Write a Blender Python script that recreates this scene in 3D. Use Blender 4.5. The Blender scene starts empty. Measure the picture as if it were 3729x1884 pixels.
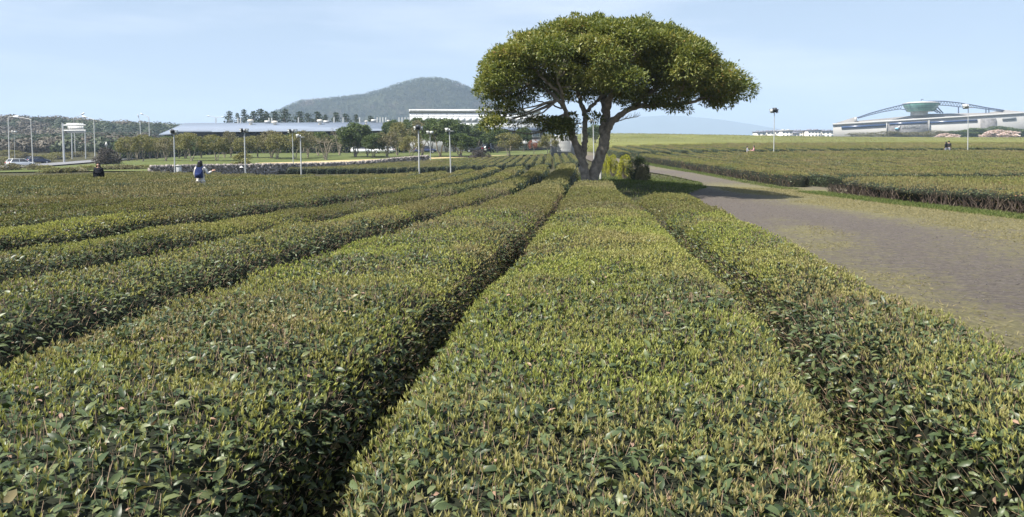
import bpy, math, random
import numpy as np
from mathutils import Vector, Matrix, noise as mnoise

rng = np.random.default_rng(11)
random.seed(7)
C = bpy.context.scene.collection
R = math.radians
PI = math.pi

# ------------------------------------------------------------------ camera model (pixels of the 3729 x 1884 photograph)
FPX, PX, PY, PITCH, EYE = 2764.0, 1864.5, 800.0, R(5.0), 1.75
CP, SP = math.cos(PITCH), math.sin(PITCH)


def ray(u, v):
    x, y = (u - PX) / FPX, -(v - PY) / FPX
    return np.array([x, CP + y * SP, -SP + y * CP])


def at(u, v, Y):
    """point seen at (u, v) standing at distance Y"""
    d = ray(u, v)
    return np.array([0, 0, EYE]) + d * (Y / d[1])


# ------------------------------------------------------------------ terrain
ctrl = []
for x, y in [(-12, -20), (0, -20), (14, -20), (-12, 4), (-6, 5), (0, 4), (5, 4), (10, 6), (-8, 12), (-3, 12), (2, 12), (8, 14), (14, 20), (-5, 22), (2, 22), (8, 24), (-18, 20), (22, 20)]:
    ctrl.append((x, y, 0.0))
ctrl += [(-12.7, 31, -.18), (-20.7, 38, -.22), (-4, 32, -.1), (3.4, 33, .0), (14, 40, -.05), (24, 40, 0), (14, 60, .3), (-33, 46, -.38), (-12, 50, -.5), (4, 50, .35),
         (14.7, 90, .95), (30, 90, 1.25), (54, 92, 1.5), (85, 92, 1.7), (40, 144, 2.7), (100, 144, 2.9), (30, 60, .45), (60, 60, .5),
         (-30, 60, -.5), (-45, 62, -.55), (-31, 68, -.5), (-19, 85, -.6), (-14, 85, -.55), (-4, 85, -.3), (7, 85, .1), (-24, 108, -.4), (9, 108, 1.1), (-25, 122, .45), (0, 122, 1.2),
         (-60, 130, .55), (-60, 160, 1.3), (0, 150, 1.7), (-20, 200, 2.2), (-92, 143, -1.0), (-102, 200, .9), (-75, 110, -.6), (-140, 300, 5.5), (-60, 300, 4),
         (10, 135, 1.8), (11, 165, 2.2), (40, 230, 5.0), (100, 230, 5.0), (40, 290, 6.4), (120, 290, 6.4), (30, 420, 10.4), (110, 420, 10.2), (300, 420, 8.6), (-200, 450, 8), (0, 450, 7), (300, 450, 9)]
ctrl = np.array(ctrl, float)


def warp(x, y):
    yy = np.maximum(np.asarray(y, float), -22) + 40
    return np.stack([np.asarray(x, float) / yy * 3.0, np.log(yy) * 1.6], -1)


def _phi(r2):
    return np.where(r2 > 1e-12, .5 * r2 * np.log(np.maximum(r2, 1e-12)), 0)


_W = warp(ctrl[:, 0], ctrl[:, 1])
_n = len(_W)
_K = _phi(((_W[:, None] - _W[None]) ** 2).sum(-1)) + np.eye(_n) * .004
_Q = np.c_[np.ones(_n), _W]
_A = np.block([[_K, _Q], [_Q.T, np.zeros((3, 3))]])
_S = np.linalg.solve(_A, np.r_[ctrl[:, 2], np.zeros(3)])


def G(x, y):
    """height of the ground"""
    x = np.asarray(x, float)
    y = np.asarray(y, float)
    shp = np.broadcast(x, y).shape
    xf, yf = np.broadcast_to(x, shp).ravel(), np.broadcast_to(y, shp).ravel()
    out = np.empty(xf.size)
    for a in range(0, xf.size, 60000):
        xs, ys = xf[a:a + 60000], yf[a:a + 60000]
        ys_c = np.clip(ys, -22, 430)
        s = np.clip(xs / (ys + 62), -1.1, 1.1)
        w = warp(s * (ys_c + 62), ys_c)
        k = _phi(((w[:, None] - _W[None]) ** 2).sum(-1))
        z = k @ _S[:_n] + _S[_n] + w @ _S[_n + 1:]
        t = np.clip((ys - 425) / 160, 0, 1)
        z = np.clip(z, -3, 14) * (1 - t) + 4.0 * t
        # the grassy mound under the big tree
        z = z + .32 * np.exp(-(((xs - 5.2) / 3.2) ** 2 + ((ys - 35) / 5) ** 2))
        out[a:a + 60000] = z
    return out.reshape(shp)


def g(x, y):
    return float(G(x, y))


def hit(u, v, h=0.0, y0=1.5, y1=900):
    """where the sight line through (u, v) meets the surface h above the ground"""
    d = ray(u, v)
    Y = np.geomspace(y0, y1, 1500)
    P = d[None] * (Y / d[1])[:, None]
    dz = EYE + P[:, 2] - G(P[:, 0], P[:, 1]) - h
    i = np.nonzero(dz < 0)[0]
    i = i[0] if len(i) else len(Y) - 1
    return P[i] + np.array([0, 0, EYE])


# ------------------------------------------------------------------ numpy value noise
def _h(i, j, s):
    n = (i * 374761393 + j * 668265263 + s * 1442695041) & 0xffffffff
    n = ((n ^ (n >> 13)) * 1274126177) & 0xffffffff
    return ((n ^ (n >> 16)) & 0xffff) / 65535.0


def vnoise(x, y, sc=1.0, seed=0):
    x = np.asarray(x, float) * sc + 1000
    y = np.asarray(y, float) * sc + 1000
    i, j = np.floor(x).astype(np.int64), np.floor(y).astype(np.int64)
    fx, fy = x - i, y - j
    fx, fy = fx * fx * (3 - 2 * fx), fy * fy * (3 - 2 * fy)
    a, b, c, d = _h(i, j, seed), _h(i + 1, j, seed), _h(i, j + 1, seed), _h(i + 1, j + 1, seed)
    return (a * (1 - fx) + b * fx) * (1 - fy) + (c * (1 - fx) + d * fx) * fy


# ------------------------------------------------------------------ mesh builder
class MB:
    def __init__(s):
        s.V, s.L, s.N, s.M, s.T, s.n = [], [], [], [], [], 0

    def tris(s, V, F, mat=0, tint=.5):
        V = np.asarray(V, float).reshape(-1, 3)
        F = np.asarray(F, np.int64)
        k = F.shape[0]
        if k == 0:
            return s
        s.V.append(V)
        s.L.append((F + s.n).ravel())
        s.N.append(np.full(k, F.shape[1], np.int64))
        s.M.append(np.broadcast_to(np.asarray(mat, np.int64), (k,)))
        s.T.append(np.broadcast_to(np.asarray(tint, float), (k,)))
        s.n += len(V)
        return s

    def polys(s, V, faces, mat=0, tint=.5):
        V = np.asarray(V, float).reshape(-1, 3)
        s.V.append(V)
        s.L.append(np.array([i for f in faces for i in f], np.int64) + s.n)
        s.N.append(np.array([len(f) for f in faces], np.int64))
        s.M.append(np.full(len(faces), mat, np.int64))
        s.T.append(np.full(len(faces), tint, float))
        s.n += len(V)
        return s

    def box(s, c, size, rz=0.0, mat=0, tint=.5, taper=1.0):
        c = np.asarray(c, float)
        hx, hy, hz = [q / 2 for q in size]
        t = taper
        V = np.array([(-hx, -hy, -hz), (hx, -hy, -hz), (hx, hy, -hz), (-hx, hy, -hz), (-hx * t, -hy * t, hz), (hx * t, -hy * t, hz), (hx * t, hy * t, hz), (-hx * t, hy * t, hz)])
        cr, sr = math.cos(rz), math.sin(rz)
        V = V @ np.array([[cr, sr, 0], [-sr, cr, 0], [0, 0, 1]]) + c
        return s.polys(V, [(3, 2, 1, 0), (4, 5, 6, 7), (0, 1, 5, 4), (1, 2, 6, 5), (2, 3, 7, 6), (3, 0, 4, 7)], mat, tint)

    def grid(s, P, mat=0, tint=.5, close_u=False):
        """P: (a, b, 3) array of points"""
        P = np.asarray(P, float)
        a, b = P.shape[:2]
        idx = np.arange(a * b).reshape(a, b)
        if close_u:
            idx = np.concatenate([idx, idx[:, :1]], 1)
        F = np.stack([idx[:-1, :-1], idx[:-1, 1:], idx[1:, 1:], idx[1:, :-1]], -1).reshape(-1, 4)
        return s.tris(P.reshape(-1, 3), F, mat, tint)

    def tube(s, pts, rad, n=8, mat=0, tint=.5, cap=True, wob=0.0):
        pts = np.asarray(pts, float)
        k = len(pts)
        rad = np.broadcast_to(np.asarray(rad, float), (k,))
        T = np.gradient(pts, axis=0)
        T /= np.linalg.norm(T, axis=1)[:, None] + 1e-12
        up = np.array([0, 0, 1.0]) if abs(T[0, 2]) < .9 else np.array([1.0, 0, 0])
        a = np.cross(T[0], up)
        a /= np.linalg.norm(a)
        th = np.arange(n) * 2 * PI / n
        rows = []
        for i in range(k):
            a = a - T[i] * (a @ T[i])
            a /= np.linalg.norm(a) + 1e-12
            b = np.cross(T[i], a)
            r = rad[i] * (1 + wob * np.sin(th * 2 + i * .9) * .6 + wob * np.sin(th * 3 + i * .37))
            rows.append(pts[i] + (np.cos(th) * r)[:, None] * a + (np.sin(th) * r)[:, None] * b)
        P = np.array(rows)
        s.grid(P, mat, tint, True)
        if cap:
            s.polys(P[0], [tuple(range(n))[::-1]], mat, tint)
            s.polys(P[-1], [tuple(range(n))], mat, tint)
        return s

    def lathe(s, c, prof, n=16, mat=0, tint=.5):
        th = np.arange(n) * 2 * PI / n
        P = np.array([[(c[0] + r * math.cos(t), c[1] + r * math.sin(t), c[2] + z) for t in th] for r, z in prof])
        s.grid(P, mat, tint, True)
        s.polys(P[-1], [tuple(range(n))], mat, tint)
        s.polys(P[0], [tuple(range(n))[::-1]], mat, tint)
        return s

    def ellipsoid(s, c, r, n=10, m=7, mat=0, tint=.5):
        return s.lathe(c, [(max(r[0] * math.sin(PI * i / m), 1e-4), -r[2] * math.cos(PI * i / m)) for i in range(m + 1)], n, mat, tint) if r[0] == r[1] else \
            s.grid(np.array([[(c[0] + r[0] * math.sin(PI * i / m) * math.cos(t), c[1] + r[1] * math.sin(PI * i / m) * math.sin(t), c[2] - r[2] * math.cos(PI * i / m)) for t in np.arange(n) * 2 * PI / n] for i in range(m + 1)]), mat, tint, True)

    def prism(s, poly, d, mat=0, tint=.5):
        """poly: points in order; extruded by vector d"""
        A = np.asarray(poly, float)
        B = A + np.asarray(d, float)
        n = len(A)
        f = [tuple(range(n))[::-1], tuple(range(n, 2 * n))] + [(i, (i + 1) % n, n + (i + 1) % n, n + i) for i in range(n)]
        return s.polys(np.r_[A, B], f, mat, tint)

    def inst(s, tpl, pos, rot, scale, mat=0, tint=.5):
        """copies of a small template (V, F) merged into this mesh: pos (N,3), rot (N,3,3) columns = axes, scale (N,) or (N,3)"""
        TV, TF = tpl
        N = len(pos)
        if N == 0:
            return s
        scale = np.asarray(scale, float)
        sc = scale[:, None] if scale.ndim == 1 else scale
        sc = np.broadcast_to(sc, (N, 3))
        loc = TV[None] * sc[:, None, :]
        V = np.einsum('nij,nvj->nvi', rot, loc) + pos[:, None]
        F = TF[None] + (np.arange(N) * len(TV))[:, None, None]
        k = len(TF)
        return s.tris(V.reshape(-1, 3), F.reshape(-1, TF.shape[1]), np.repeat(np.broadcast_to(np.asarray(mat), (N,)), k), np.repeat(np.broadcast_to(np.asarray(tint, float), (N,)), k))

    def build(s, name, mats, parent=None, origin=(0, 0, 0), smooth=False):
        me = bpy.data.meshes.new(name)
        V = np.concatenate(s.V) - np.asarray(origin, float)
        L = np.concatenate(s.L)
        N = np.concatenate(s.N)
        me.vertices.add(len(V))
        me.vertices.foreach_set('co', V.astype(np.float32).ravel())
        me.loops.add(len(L))
        me.loops.foreach_set('vertex_index', L.astype(np.int32))
        me.polygons.add(len(N))
        me.polygons.foreach_set('loop_start', np.r_[0, np.cumsum(N)[:-1]].astype(np.int32))
        for m in (mats if isinstance(mats, (list, tuple)) else [mats]):
            me.materials.append(m)
        me.polygons.foreach_set('material_index', np.concatenate(s.M).astype(np.int32))
        at_ = me.attributes.new('tint', 'FLOAT', 'FACE')
        at_.data.foreach_set('value', np.concatenate(s.T).astype(np.float32))
        if smooth:
            me.polygons.foreach_set('use_smooth', np.ones(len(N), bool))
        me.update(calc_edges=True)
        o = bpy.data.objects.new(name, me)
        C.objects.link(o)
        if parent is not None:
            o.parent = parent
        elif any(origin):
            o.location = origin
        return o


def tag(o, label=None, cat=None, group=None, kind=None):
    if label:
        o['label'] = label
    if cat:
        o['category'] = cat
    if group:
        o['group'] = group
    if kind:
        o['kind'] = kind
    return o


def thing(name, label, cat, loc=(0, 0, 0), rz=0.0, group=None):
    o = bpy.data.objects.new(name, None)
    C.objects.link(o)
    o.location = tuple(float(q) for q in loc)
    o.rotation_euler = (0, 0, rz)
    return tag(o, label, cat, group)


def dup(root, loc, rz=0.0, label=None, sc=None, group=None):
    r = root.copy()
    C.objects.link(r)
    r.location = tuple(float(q) for q in loc)
    r.rotation_euler = (0, 0, rz)
    if sc is not None:
        r.scale = (sc, sc, sc) if np.isscalar(sc) else sc
    if label:
        r['label'] = label
    if group:
        r['group'] = group
    for ch in list(root.children):
        c = ch.copy()
        C.objects.link(c)
        c.parent = r
        for gc in ch.children:
            d = gc.copy()
            C.objects.link(d)
            d.parent = c
    return r


def unit(v):
    return v / (np.linalg.norm(v, axis=-1, keepdims=True) + 1e-12)


def frames(d, n):
    """rotation matrices whose y axis is d and whose z axis leans to n"""
    d = unit(d)
    z = unit(n - d * (n * d).sum(-1, keepdims=True))
    x = np.cross(d, z)
    return np.stack([x, d, z], -1)


ORD = ['', 'first', 'second', 'third', 'fourth', 'fifth', 'sixth', 'seventh', 'eighth', 'ninth', 'tenth', 'eleventh', 'twelfth', 'thirteenth', 'fourteenth', 'fifteenth', 'sixteenth', 'seventeenth',
       'eighteenth', 'nineteenth', 'twentieth'] + ['twenty-' + q for q in ['first', 'second', 'third', 'fourth', 'fifth', 'sixth', 'seventh', 'eighth', 'ninth']] + ['thirtieth'] + \
      ['thirty-' + q for q in ['first', 'second', 'third', 'fourth', 'fifth', 'sixth', 'seventh', 'eighth', 'ninth']] + ['fortieth']


# ------------------------------------------------------------------ materials
def nodes(name):
    m = bpy.data.materials.new(name)
    m.use_nodes = True
    nt = m.node_tree
    return m, nt, nt.nodes['Principled BSDF'], nt.nodes['Material Output']


def N(nt, t, **kw):
    n = nt.nodes.new(t)
    for k, v in kw.items():
        if k in n.inputs:
            n.inputs[k].default_value = v
        else:
            setattr(n, k, v)
    return n


def ramp(nt, src, stops):
    r = nt.nodes.new('ShaderNodeValToRGB')
    e = r.color_ramp.elements
    while len(e) < len(stops):
        e.new(.5)
    for q, (p, c) in zip(e, stops):
        q.position = p
        q.color = (*c, 1)
    nt.links.new(src, r.inputs[0])
    return r.outputs[0]


def noise_tex(nt, scale, detail=3.0, rough=.6, stretch=None, coord='pos'):
    if coord == 'pos':
        src = nt.nodes.new('ShaderNodeNewGeometry').outputs['Position']
    else:
        src = nt.nodes.new('ShaderNodeTexCoord').outputs['Object']
    if stretch:
        mp = nt.nodes.new('ShaderNodeMapping')
        mp.inputs['Scale'].default_value = stretch[:3]
        if len(stretch) > 3:
            mp.inputs['Rotation'].default_value = (0, 0, stretch[3])
        nt.links.new(src, mp.inputs[0])
        src = mp.outputs[0]
    n = N(nt, 'ShaderNodeTexNoise', Scale=scale, Detail=detail, Roughness=rough)
    nt.links.new(src, n.inputs['Vector'])
    return n.outputs['Fac']


def mixc(nt, fac, a, b, mode='MIX'):
    m = nt.nodes.new('ShaderNodeMix')
    m.data_type = 'RGBA'
    m.blend_type = mode
    for sock, val in ((m.inputs[0], fac), (m.inputs[6], a), (m.inputs[7], b)):
        if hasattr(val, 'is_linked'):
            nt.links.new(val, sock)
        elif isinstance(val, (tuple, list)):
            sock.default_value = (*val, 1)
        else:
            sock.default_value = val
    return m.outputs[2]


def mat(name, col, rough=.6, metal=0.0, var=.15, vscale=3.0, bump=0.0, bscale=20.0, spec=.4):
    """plain painted or built surface with a little wear in colour"""
    m, nt, b, out = nodes(name)
    f = noise_tex(nt, vscale, 4, coord='obj')
    lo = tuple(c * (1 - var) for c in col)
    hi = tuple(min(c * (1 + var), 1) for c in col)
    nt.links.new(ramp(nt, f, [(.3, lo), (.7, hi)]), b.inputs['Base Color'])
    b.inputs['Roughness'].default_value = rough
    b.inputs['Metallic'].default_value = metal
    b.inputs['Specular IOR Level'].default_value = spec
    if bump:
        bp = N(nt, 'ShaderNodeBump', Strength=bump, Distance=.05)
        nt.links.new(noise_tex(nt, bscale, 4, coord='obj'), bp.inputs['Height'])
        nt.links.new(bp.outputs[0], b.inputs['Normal'])
    return m


def leafmat(name, stops, rough=.5, trans=.25, patch=None, pscale=.5, spec=.3, island=False):
    """leaves: each leaf has its own colour along the ramp, patches of the planting drift towards another colour, thin leaves let light through"""
    m, nt, b, out = nodes(name)
    a = nt.nodes.new('ShaderNodeAttribute')
    a.attribute_name = 'tint'
    col = ramp(nt, a.outputs['Fac'], stops)
    if patch:
        f = noise_tex(nt, pscale, 3, .6)
        fr = ramp(nt, f, [(.42, (0, 0, 0)), (.68, (1, 1, 1))])
        col = mixc(nt, fr, col, mixc(nt, .70, col, patch))
    nt.links.new(col, b.inputs['Base Color'])
    b.inputs['Roughness'].default_value = rough
    b.inputs['Specular IOR Level'].default_value = spec
    if trans > 0:
        t = nt.nodes.new('ShaderNodeBsdfTranslucent')
        nt.links.new(mixc(nt, 1.0, col, (1.0, 1.0, .55), 'MULTIPLY'), t.inputs[0])
        mx = N(nt, 'ShaderNodeMixShader')
        mx.inputs[0].default_value = trans
        nt.links.new(b.outputs[0], mx.inputs[1])
        nt.links.new(t.outputs[0], mx.inputs[2])
        nt.links.new(mx.outputs[0], out.inputs[0])
    return m


M = {}
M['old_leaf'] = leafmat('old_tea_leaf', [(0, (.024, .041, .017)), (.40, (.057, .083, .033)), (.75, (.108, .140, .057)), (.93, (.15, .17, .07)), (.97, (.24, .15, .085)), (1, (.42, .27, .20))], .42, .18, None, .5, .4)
M['shoot'] = leafmat('young_tea_shoot', [(0, (.19, .225, .06)), (.5, (.33, .355, .095)), (1, (.50, .49, .15))], .5, .3, (.36, .28, .16), .6)
M['twig'] = leafmat('tea_twig', [(0, (.15, .10, .065)), (1, (.48, .35, .24))], .8, 0)
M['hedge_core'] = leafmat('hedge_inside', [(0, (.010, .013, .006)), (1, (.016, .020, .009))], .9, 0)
M['far_leaf'] = leafmat('tea_foliage', [(0, (.040, .052, .021)), (.3, (.108, .124, .042)), (.75, (.215, .218, .068)), (1, (.31, .265, .105))], .55, .2, (.27, .215, .12), .12)
M['dry_leaf'] = leafmat('dry_tea_leaf', [(0, (.035, .026, .016)), (.5, (.10, .07, .035)), (1, (.26, .145, .075))], .6, .1)
M['stem_wood'] = leafmat('stem_wood', [(0, (.04, .028, .022)), (.7, (.085, .065, .050)), (1, (.22, .175, .135))], .85, 0)
M['bark'] = mat('grey_bark', (.27, .235, .195), .9, var=.5, vscale=6, bump=.6, bscale=14)
# ------------------------------------------------------------------ camera, light, air
cam = bpy.data.cameras.new('camera')
cam.sensor_width = 36
cam.lens = 36 * FPX / 3729
cam.shift_y = (PY - 942) / 3729      # the picture is cropped: its centre is not the lens axis
cam.clip_start, cam.clip_end = .05, 40000
co = bpy.data.objects.new('camera', cam)
C.objects.link(co)
co.location = (0, 0, EYE)
co.rotation_euler = (PI / 2 - PITCH, 0, 0)
scene = bpy.context.scene
scene.camera = co

SUN_EL, SUN_AZ = R(57), R(238)       # azimuth clockwise from +Y: the sun stands behind the camera, a little to its left
sd = np.array([math.sin(SUN_AZ) * math.cos(SUN_EL), math.cos(SUN_AZ) * math.cos(SUN_EL), math.sin(SUN_EL)])
sl = bpy.data.lights.new('sun', 'SUN')
sl.energy, sl.angle, sl.color = 5.0, R(.53), (1, .95, .86)
so = bpy.data.objects.new('sun', sl)
C.objects.link(so)
so.location = (0, -50, 80)
so.rotation_euler = Vector(-sd).to_track_quat('-Z', 'Y').to_euler()

w = bpy.data.worlds.new('World')
scene.world = w
w.use_nodes = True
nt = w.node_tree
sky = nt.nodes.new('ShaderNodeTexSky')
sky.sky_type = 'NISHITA'
sky.sun_disc = False
sky.sun_elevation, sky.sun_rotation = SUN_EL, SUN_AZ
sky.air_density, sky.dust_density, sky.ozone_density = 1.0, 1.6, 1.0
tc = nt.nodes.new('ShaderNodeTexCoord')
mp = nt.nodes.new('ShaderNodeMapping')
mp.inputs['Scale'].default_value = (1.2, 2.0, 9.0)
mp.inputs['Rotation'].default_value = (0, R(-4), R(8))
nt.links.new(tc.outputs['Generated'], mp.inputs[0])
cn = N(nt, 'ShaderNodeTexNoise', Scale=1.6, Detail=6.0, Roughness=.55)
nt.links.new(mp.outputs[0], cn.inputs['Vector'])
cf = ramp(nt, cn.outputs['Fac'], [(.48, (0, 0, 0)), (.78, (.6, .6, .6))])
veil = mixc(nt, .42, sky.outputs[0], (6.6, 8.0, 10.2))          # thin high cloud over the whole sky
skyc = mixc(nt, cf, veil, (10.4, 10.8, 11.8))
nt.links.new(skyc, nt.nodes['Background'].inputs[0])
nt.nodes['Background'].inputs[1].default_value = .053

scene.view_settings.view_transform = 'Standard'
scene.view_settings.look = 'None'
scene.view_settings.exposure = 1.02
scene.view_settings.gamma = 1.0
scene.cycles.max_bounces = 6
scene.cycles.diffuse_bounces = 3
scene.cycles.glossy_bounces = 2
scene.cycles.transmission_bounces = 4
scene.cycles.volume_bounces = 1
scene.cycles.use_denoising = True

HAZE = 2.5e-4
hz = MB().box((200, 3300, 190), (11400, 7400, 480))
m = bpy.data.materials.new('air')
m.use_nodes = True
hn = m.node_tree
hn.nodes.remove(hn.nodes['Principled BSDF'])
pv = hn.nodes.new('ShaderNodeVolumePrincipled')
pv.inputs['Color'].default_value = (.60, .76, .98, 1)
pv.inputs['Density'].default_value = HAZE
pv.inputs['Anisotropy'].default_value = 0.0
hn.links.new(pv.outputs[0], hn.nodes['Material Output'].inputs['Volume'])
haze = hz.build('haze', m)
tag(haze, 'thin pale blue air over the fields and hills', 'haze', kind='stuff')

# ------------------------------------------------------------------ ground
ny, nx = 210, 230
Yq = np.geomspace(6, 7000 - 30, ny) - 36
Sq = np.sinh(np.linspace(-2.2, 2.2, nx)) / math.sinh(2.2)
P = np.zeros((ny, nx, 3))
P[..., 1] = Yq[:, None]
P[..., 0] = Sq[None] * np.minimum((Yq[:, None] + 45) * 1.5, 5400)
P[..., 2] = G(P[..., 0], P[..., 1])
mg, nt, b, out = nodes('field_ground')
f1 = noise_tex(nt, .35, 6, .65)
f2 = noise_tex(nt, 6, 5, .7)
gc = ramp(nt, f1, [(.3, (.045, .036, .028)), (.5, (.060, .055, .03)), (.7, (.10, .085, .05))])
gc = mixc(nt, ramp(nt, f2, [(.35, (0, 0, 0)), (.65, (.6, .6, .6))]), gc, (.05, .055, .022))
nt.links.new(gc, b.inputs['Base Color'])
b.inputs['Roughness'].default_value = .95
b.inputs['Specular IOR Level'].default_value = .1
ground = MB().grid(P).build('ground', mg, smooth=True)
tag(ground, 'uneven brown and green field soil', 'ground', kind='structure')


def resample(pts, n):
    pts = np.asarray(pts, float)
    L = np.r_[0, np.cumsum(np.linalg.norm(np.diff(pts, axis=0), axis=1))]
    t = np.linspace(0, L[-1], n)
    return np.stack([np.interp(t, L, pts[:, k]) for k in range(pts.shape[1])], -1)


def sheet(name, A, B, nu, nv, m, lift, label, cat=None):
    A, B = resample(A, nv), resample(B, nv)
    t = np.linspace(0, 1, nu)[None, :, None]
    P2 = A[:, None] * (1 - t) + B[:, None] * t
    Z = G(P2[..., 0], P2[..., 1]) + lift + .0009 * np.hypot(P2[..., 0], P2[..., 1])
    o = MB().grid(np.concatenate([P2, Z[..., None]], -1)).build(name, m, smooth=True)
    return tag(o, label, cat or name.split('_')[-1], kind='structure')


# gravel track with straw-coloured grass
mp_, nt, b, out = nodes('gravel_track')
big = noise_tex(nt, .30, 4, .55, (1, .30, 1, R(-8)))
mid = noise_tex(nt, 4.5, 10, .8, (.9, 1.25, 1))
fine = noise_tex(nt, 14, 8, .8)
grav = ramp(nt, fine, [(.30, (.058, .049, .043)), (.48, (.112, .096, .085)), (.58, (.142, .123, .109)), (.70, (.22, .195, .172))])
straw = ramp(nt, noise_tex(nt, 22, 4, .7, (1, .35, 1)), [(.3, (.10, .098, .045)), (.5, (.165, .152, .075)), (.7, (.25, .22, .12))])
sa = nt.nodes.new('ShaderNodeAttribute')
sa.attribute_name = 'straw'
ad = N(nt, 'ShaderNodeMath', operation='MULTIPLY_ADD')
nt.links.new(mid, ad.inputs[0])
ad.inputs[1].default_value = .95
nt.links.new(sa.outputs['Fac'], ad.inputs[2])
msk = ramp(nt, ad.outputs[0], [(.52, (0, 0, 0)), (.70, (.88, .88, .88))])
nt.links.new(mixc(nt, msk, grav, straw), b.inputs['Base Color'])
b.inputs['Roughness'].default_value = .95
b.inputs['Specular IOR Level'].default_value = .15
bp = N(nt, 'ShaderNodeBump', Strength=.9, Distance=.06)
nt.links.new(fine, bp.inputs['Height'])
nt.links.new(bp.outputs[0], b.inputs['Normal'])
def straw_density(x, y):
    """where dry grass grows on the track: along both edges and between the wheel tracks"""
    e = np.interp(y, [4, 14, 19.5, 26, 31, 36, 42], [2.9, 4.4, 5.0, 6.2, 8, 9.4, 10.4])
    wob = 1.4 * (vnoise(y * .16, y * 0, 1, 31) - .5)
    far_ = np.clip((44 - y) / 8, .12, 1)
    r = far_ * np.exp(-((x - 12.4 - wob * .7) / 2.7) ** 2) * .70
    c = far_ * np.clip((23 - y) / 7, .06, 1) * np.exp(-((x - e - 1.9 - wob) / 1.0) ** 2) * .38
    return (r + c) * (.15 + .95 * vnoise(x, y * .4, .5, 33) + .85 * vnoise(x * .6, y, 1.9, 35)) + .34 * (vnoise(x, y * .5, .35, 34) - .35)


pth = sheet('gravel_path', [(2.0, -4), (2.6, 4), (3.4, 14), (4.5, 19.5), (5.4, 26), (7.2, 31), (9.2, 36), (10.5, 42), (10.2, 55), (10.0, 80), (9.6, 112), (9.9, 160), (10.2, 230)],
      [(20, -4), (20, 4), (20, 14), (19, 20), (18, 26), (17.5, 31), (17, 36), (15.5, 42), (14.6, 55), (14.2, 80), (13.0, 112), (13.2, 160), (13.5, 230)], 70, 260, mp_, .012, 'grey gravel track with straw coloured grass patches', 'path')
pv_ = np.array([v.co[:] for v in pth.data.vertices])
pth.data.attributes.new('straw', 'FLOAT', 'POINT').data.foreach_set('value', (.5 * straw_density(pv_[:, 0], pv_[:, 1])).astype(np.float32))

# lawn behind the stone wall, tan bare strip before it, road
ml, nt, b, out = nodes('mown_lawn')
lc = ramp(nt, noise_tex(nt, .12, 4, .6), [(.35, (.045, .070, .024)), (.65, (.095, .105, .042))])
lc = mixc(nt, .5, lc, ramp(nt, noise_tex(nt, 1.5, 4, .7), [(.3, (.06, .09, .025)), (.7, (.19, .20, .07))]))
nt.links.new(lc, b.inputs['Base Color'])
b.inputs['Roughness'].default_value = .95
b.inputs['Specular IOR Level'].default_value = .1
sheet('lawn', [(-62, 84), (-66, 100), (-68, 140), (-60, 182)], [(-27, 84), (-20, 112), (7, 124), (10, 182)], 40, 60, ml, .03, 'mown green lawn under the orchard trees')
mt = mat('pale_dry_grass', (.42, .34, .19), .95, var=.22, vscale=.6, spec=.1)
sheet('dry_grass_strip', [(-38, 113), (-30, 115), (-16, 121), (0, 125)], [(-38, 114.5), (-30, 122), (-16, 128), (0, 126)], 10, 50, mt, .06, 'pale dry grass strip along the lawn edge', 'grass strip')
mr = mat('road_asphalt', (.19, .19, .20), .9, var=.15, vscale=.4, spec=.2)
sheet('road', [(-128, 118), (-106, 138), (-97, 165), (-92, 190), (-66, 215), (-30, 240)], [(-94, 112), (-86, 138), (-82, 165), (-78, 182), (-56, 205), (-28, 228)], 14, 60, mr, .08, 'grey asphalt road with cars')

# ------------------------------------------------------------------ leaf templates (length 1 along +y, face up +z)


def leaf_fine():
    V, F = [], []
    for t, wd, z in ((0, 0, 0), (.28, .17, .05), (.62, .18, .02), (1, 0, -.14)):
        if wd == 0:
            V.append((0, t, z))
        else:
            V += [(-wd, t, z + .06), (0, t, z), (wd, t, z + .06)]
    F = [(0, 2, 1), (0, 3, 2), (1, 2, 5), (1, 5, 4), (2, 3, 6), (2, 6, 5), (4, 5, 7), (5, 6, 7)]
    return np.array(V, float), np.array(F)


def leaf_mid():
    return np.array([(0, 0, 0), (-.19, .45, .07), (0, .5, 0), (.19, .45, .07), (0, 1, -.1)], float), np.array([(0, 2, 1), (0, 3, 2), (1, 2, 4), (2, 3, 4)])


def leaf_low():
    return np.array([(0, 0, 0), (-.22, .45, .05), (.22, .5, .05), (0, 1, -.08)], float), np.array([(0, 2, 1), (1, 2, 3)])


def shoot_tpl(base, spread, wid=.8):
    """upright tuft of young leaves: axis +y"""
    V0, F0 = base
    V, F, n = [], [], 0
    for az, tilt, ln in spread:
        a = R(tilt)
        d = np.array([math.sin(a) * math.cos(az), math.cos(a), math.sin(a) * math.sin(az)])
        o = np.array([-math.cos(a) * math.cos(az), math.sin(a), -math.cos(a) * math.sin(az)])
        f = frames(d[None], o[None])[0]
        q = V0 * np.array([wid, 1, 1]) * ln
        V.append(q @ f.T)
        F.append(F0 + n)
        n += len(V0)
    return np.concatenate(V), np.concatenate(F)


LF, LM, LL = leaf_fine(), leaf_mid(), leaf_low()
SH_F = shoot_tpl(LM, [(0.2, 20, 1.0), (2.6, 18, .8), (4.4, 5, 1.2)], .58)
SH_F2 = shoot_tpl(LM, [(0.9, 32, .9), (3.4, 13, 1.1), (5.2, 26, .7), (2.0, 4, .8)], .58)
SH_M = shoot_tpl(LL, [(0.2, 28, 1.0), (2.4, 22, .9), (4.4, 8, 1.1)], .9)
TWIG = (np.array([(-.03, 0, 0), (.03, 0, 0), (0, 0, .05), (-.022, 1, .01), (.022, 1, .01), (0, 1, .045)], float), np.array([(0, 1, 4), (0, 4, 3), (1, 2, 5), (1, 5, 4), (2, 0, 3), (2, 3, 5)]))


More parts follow.
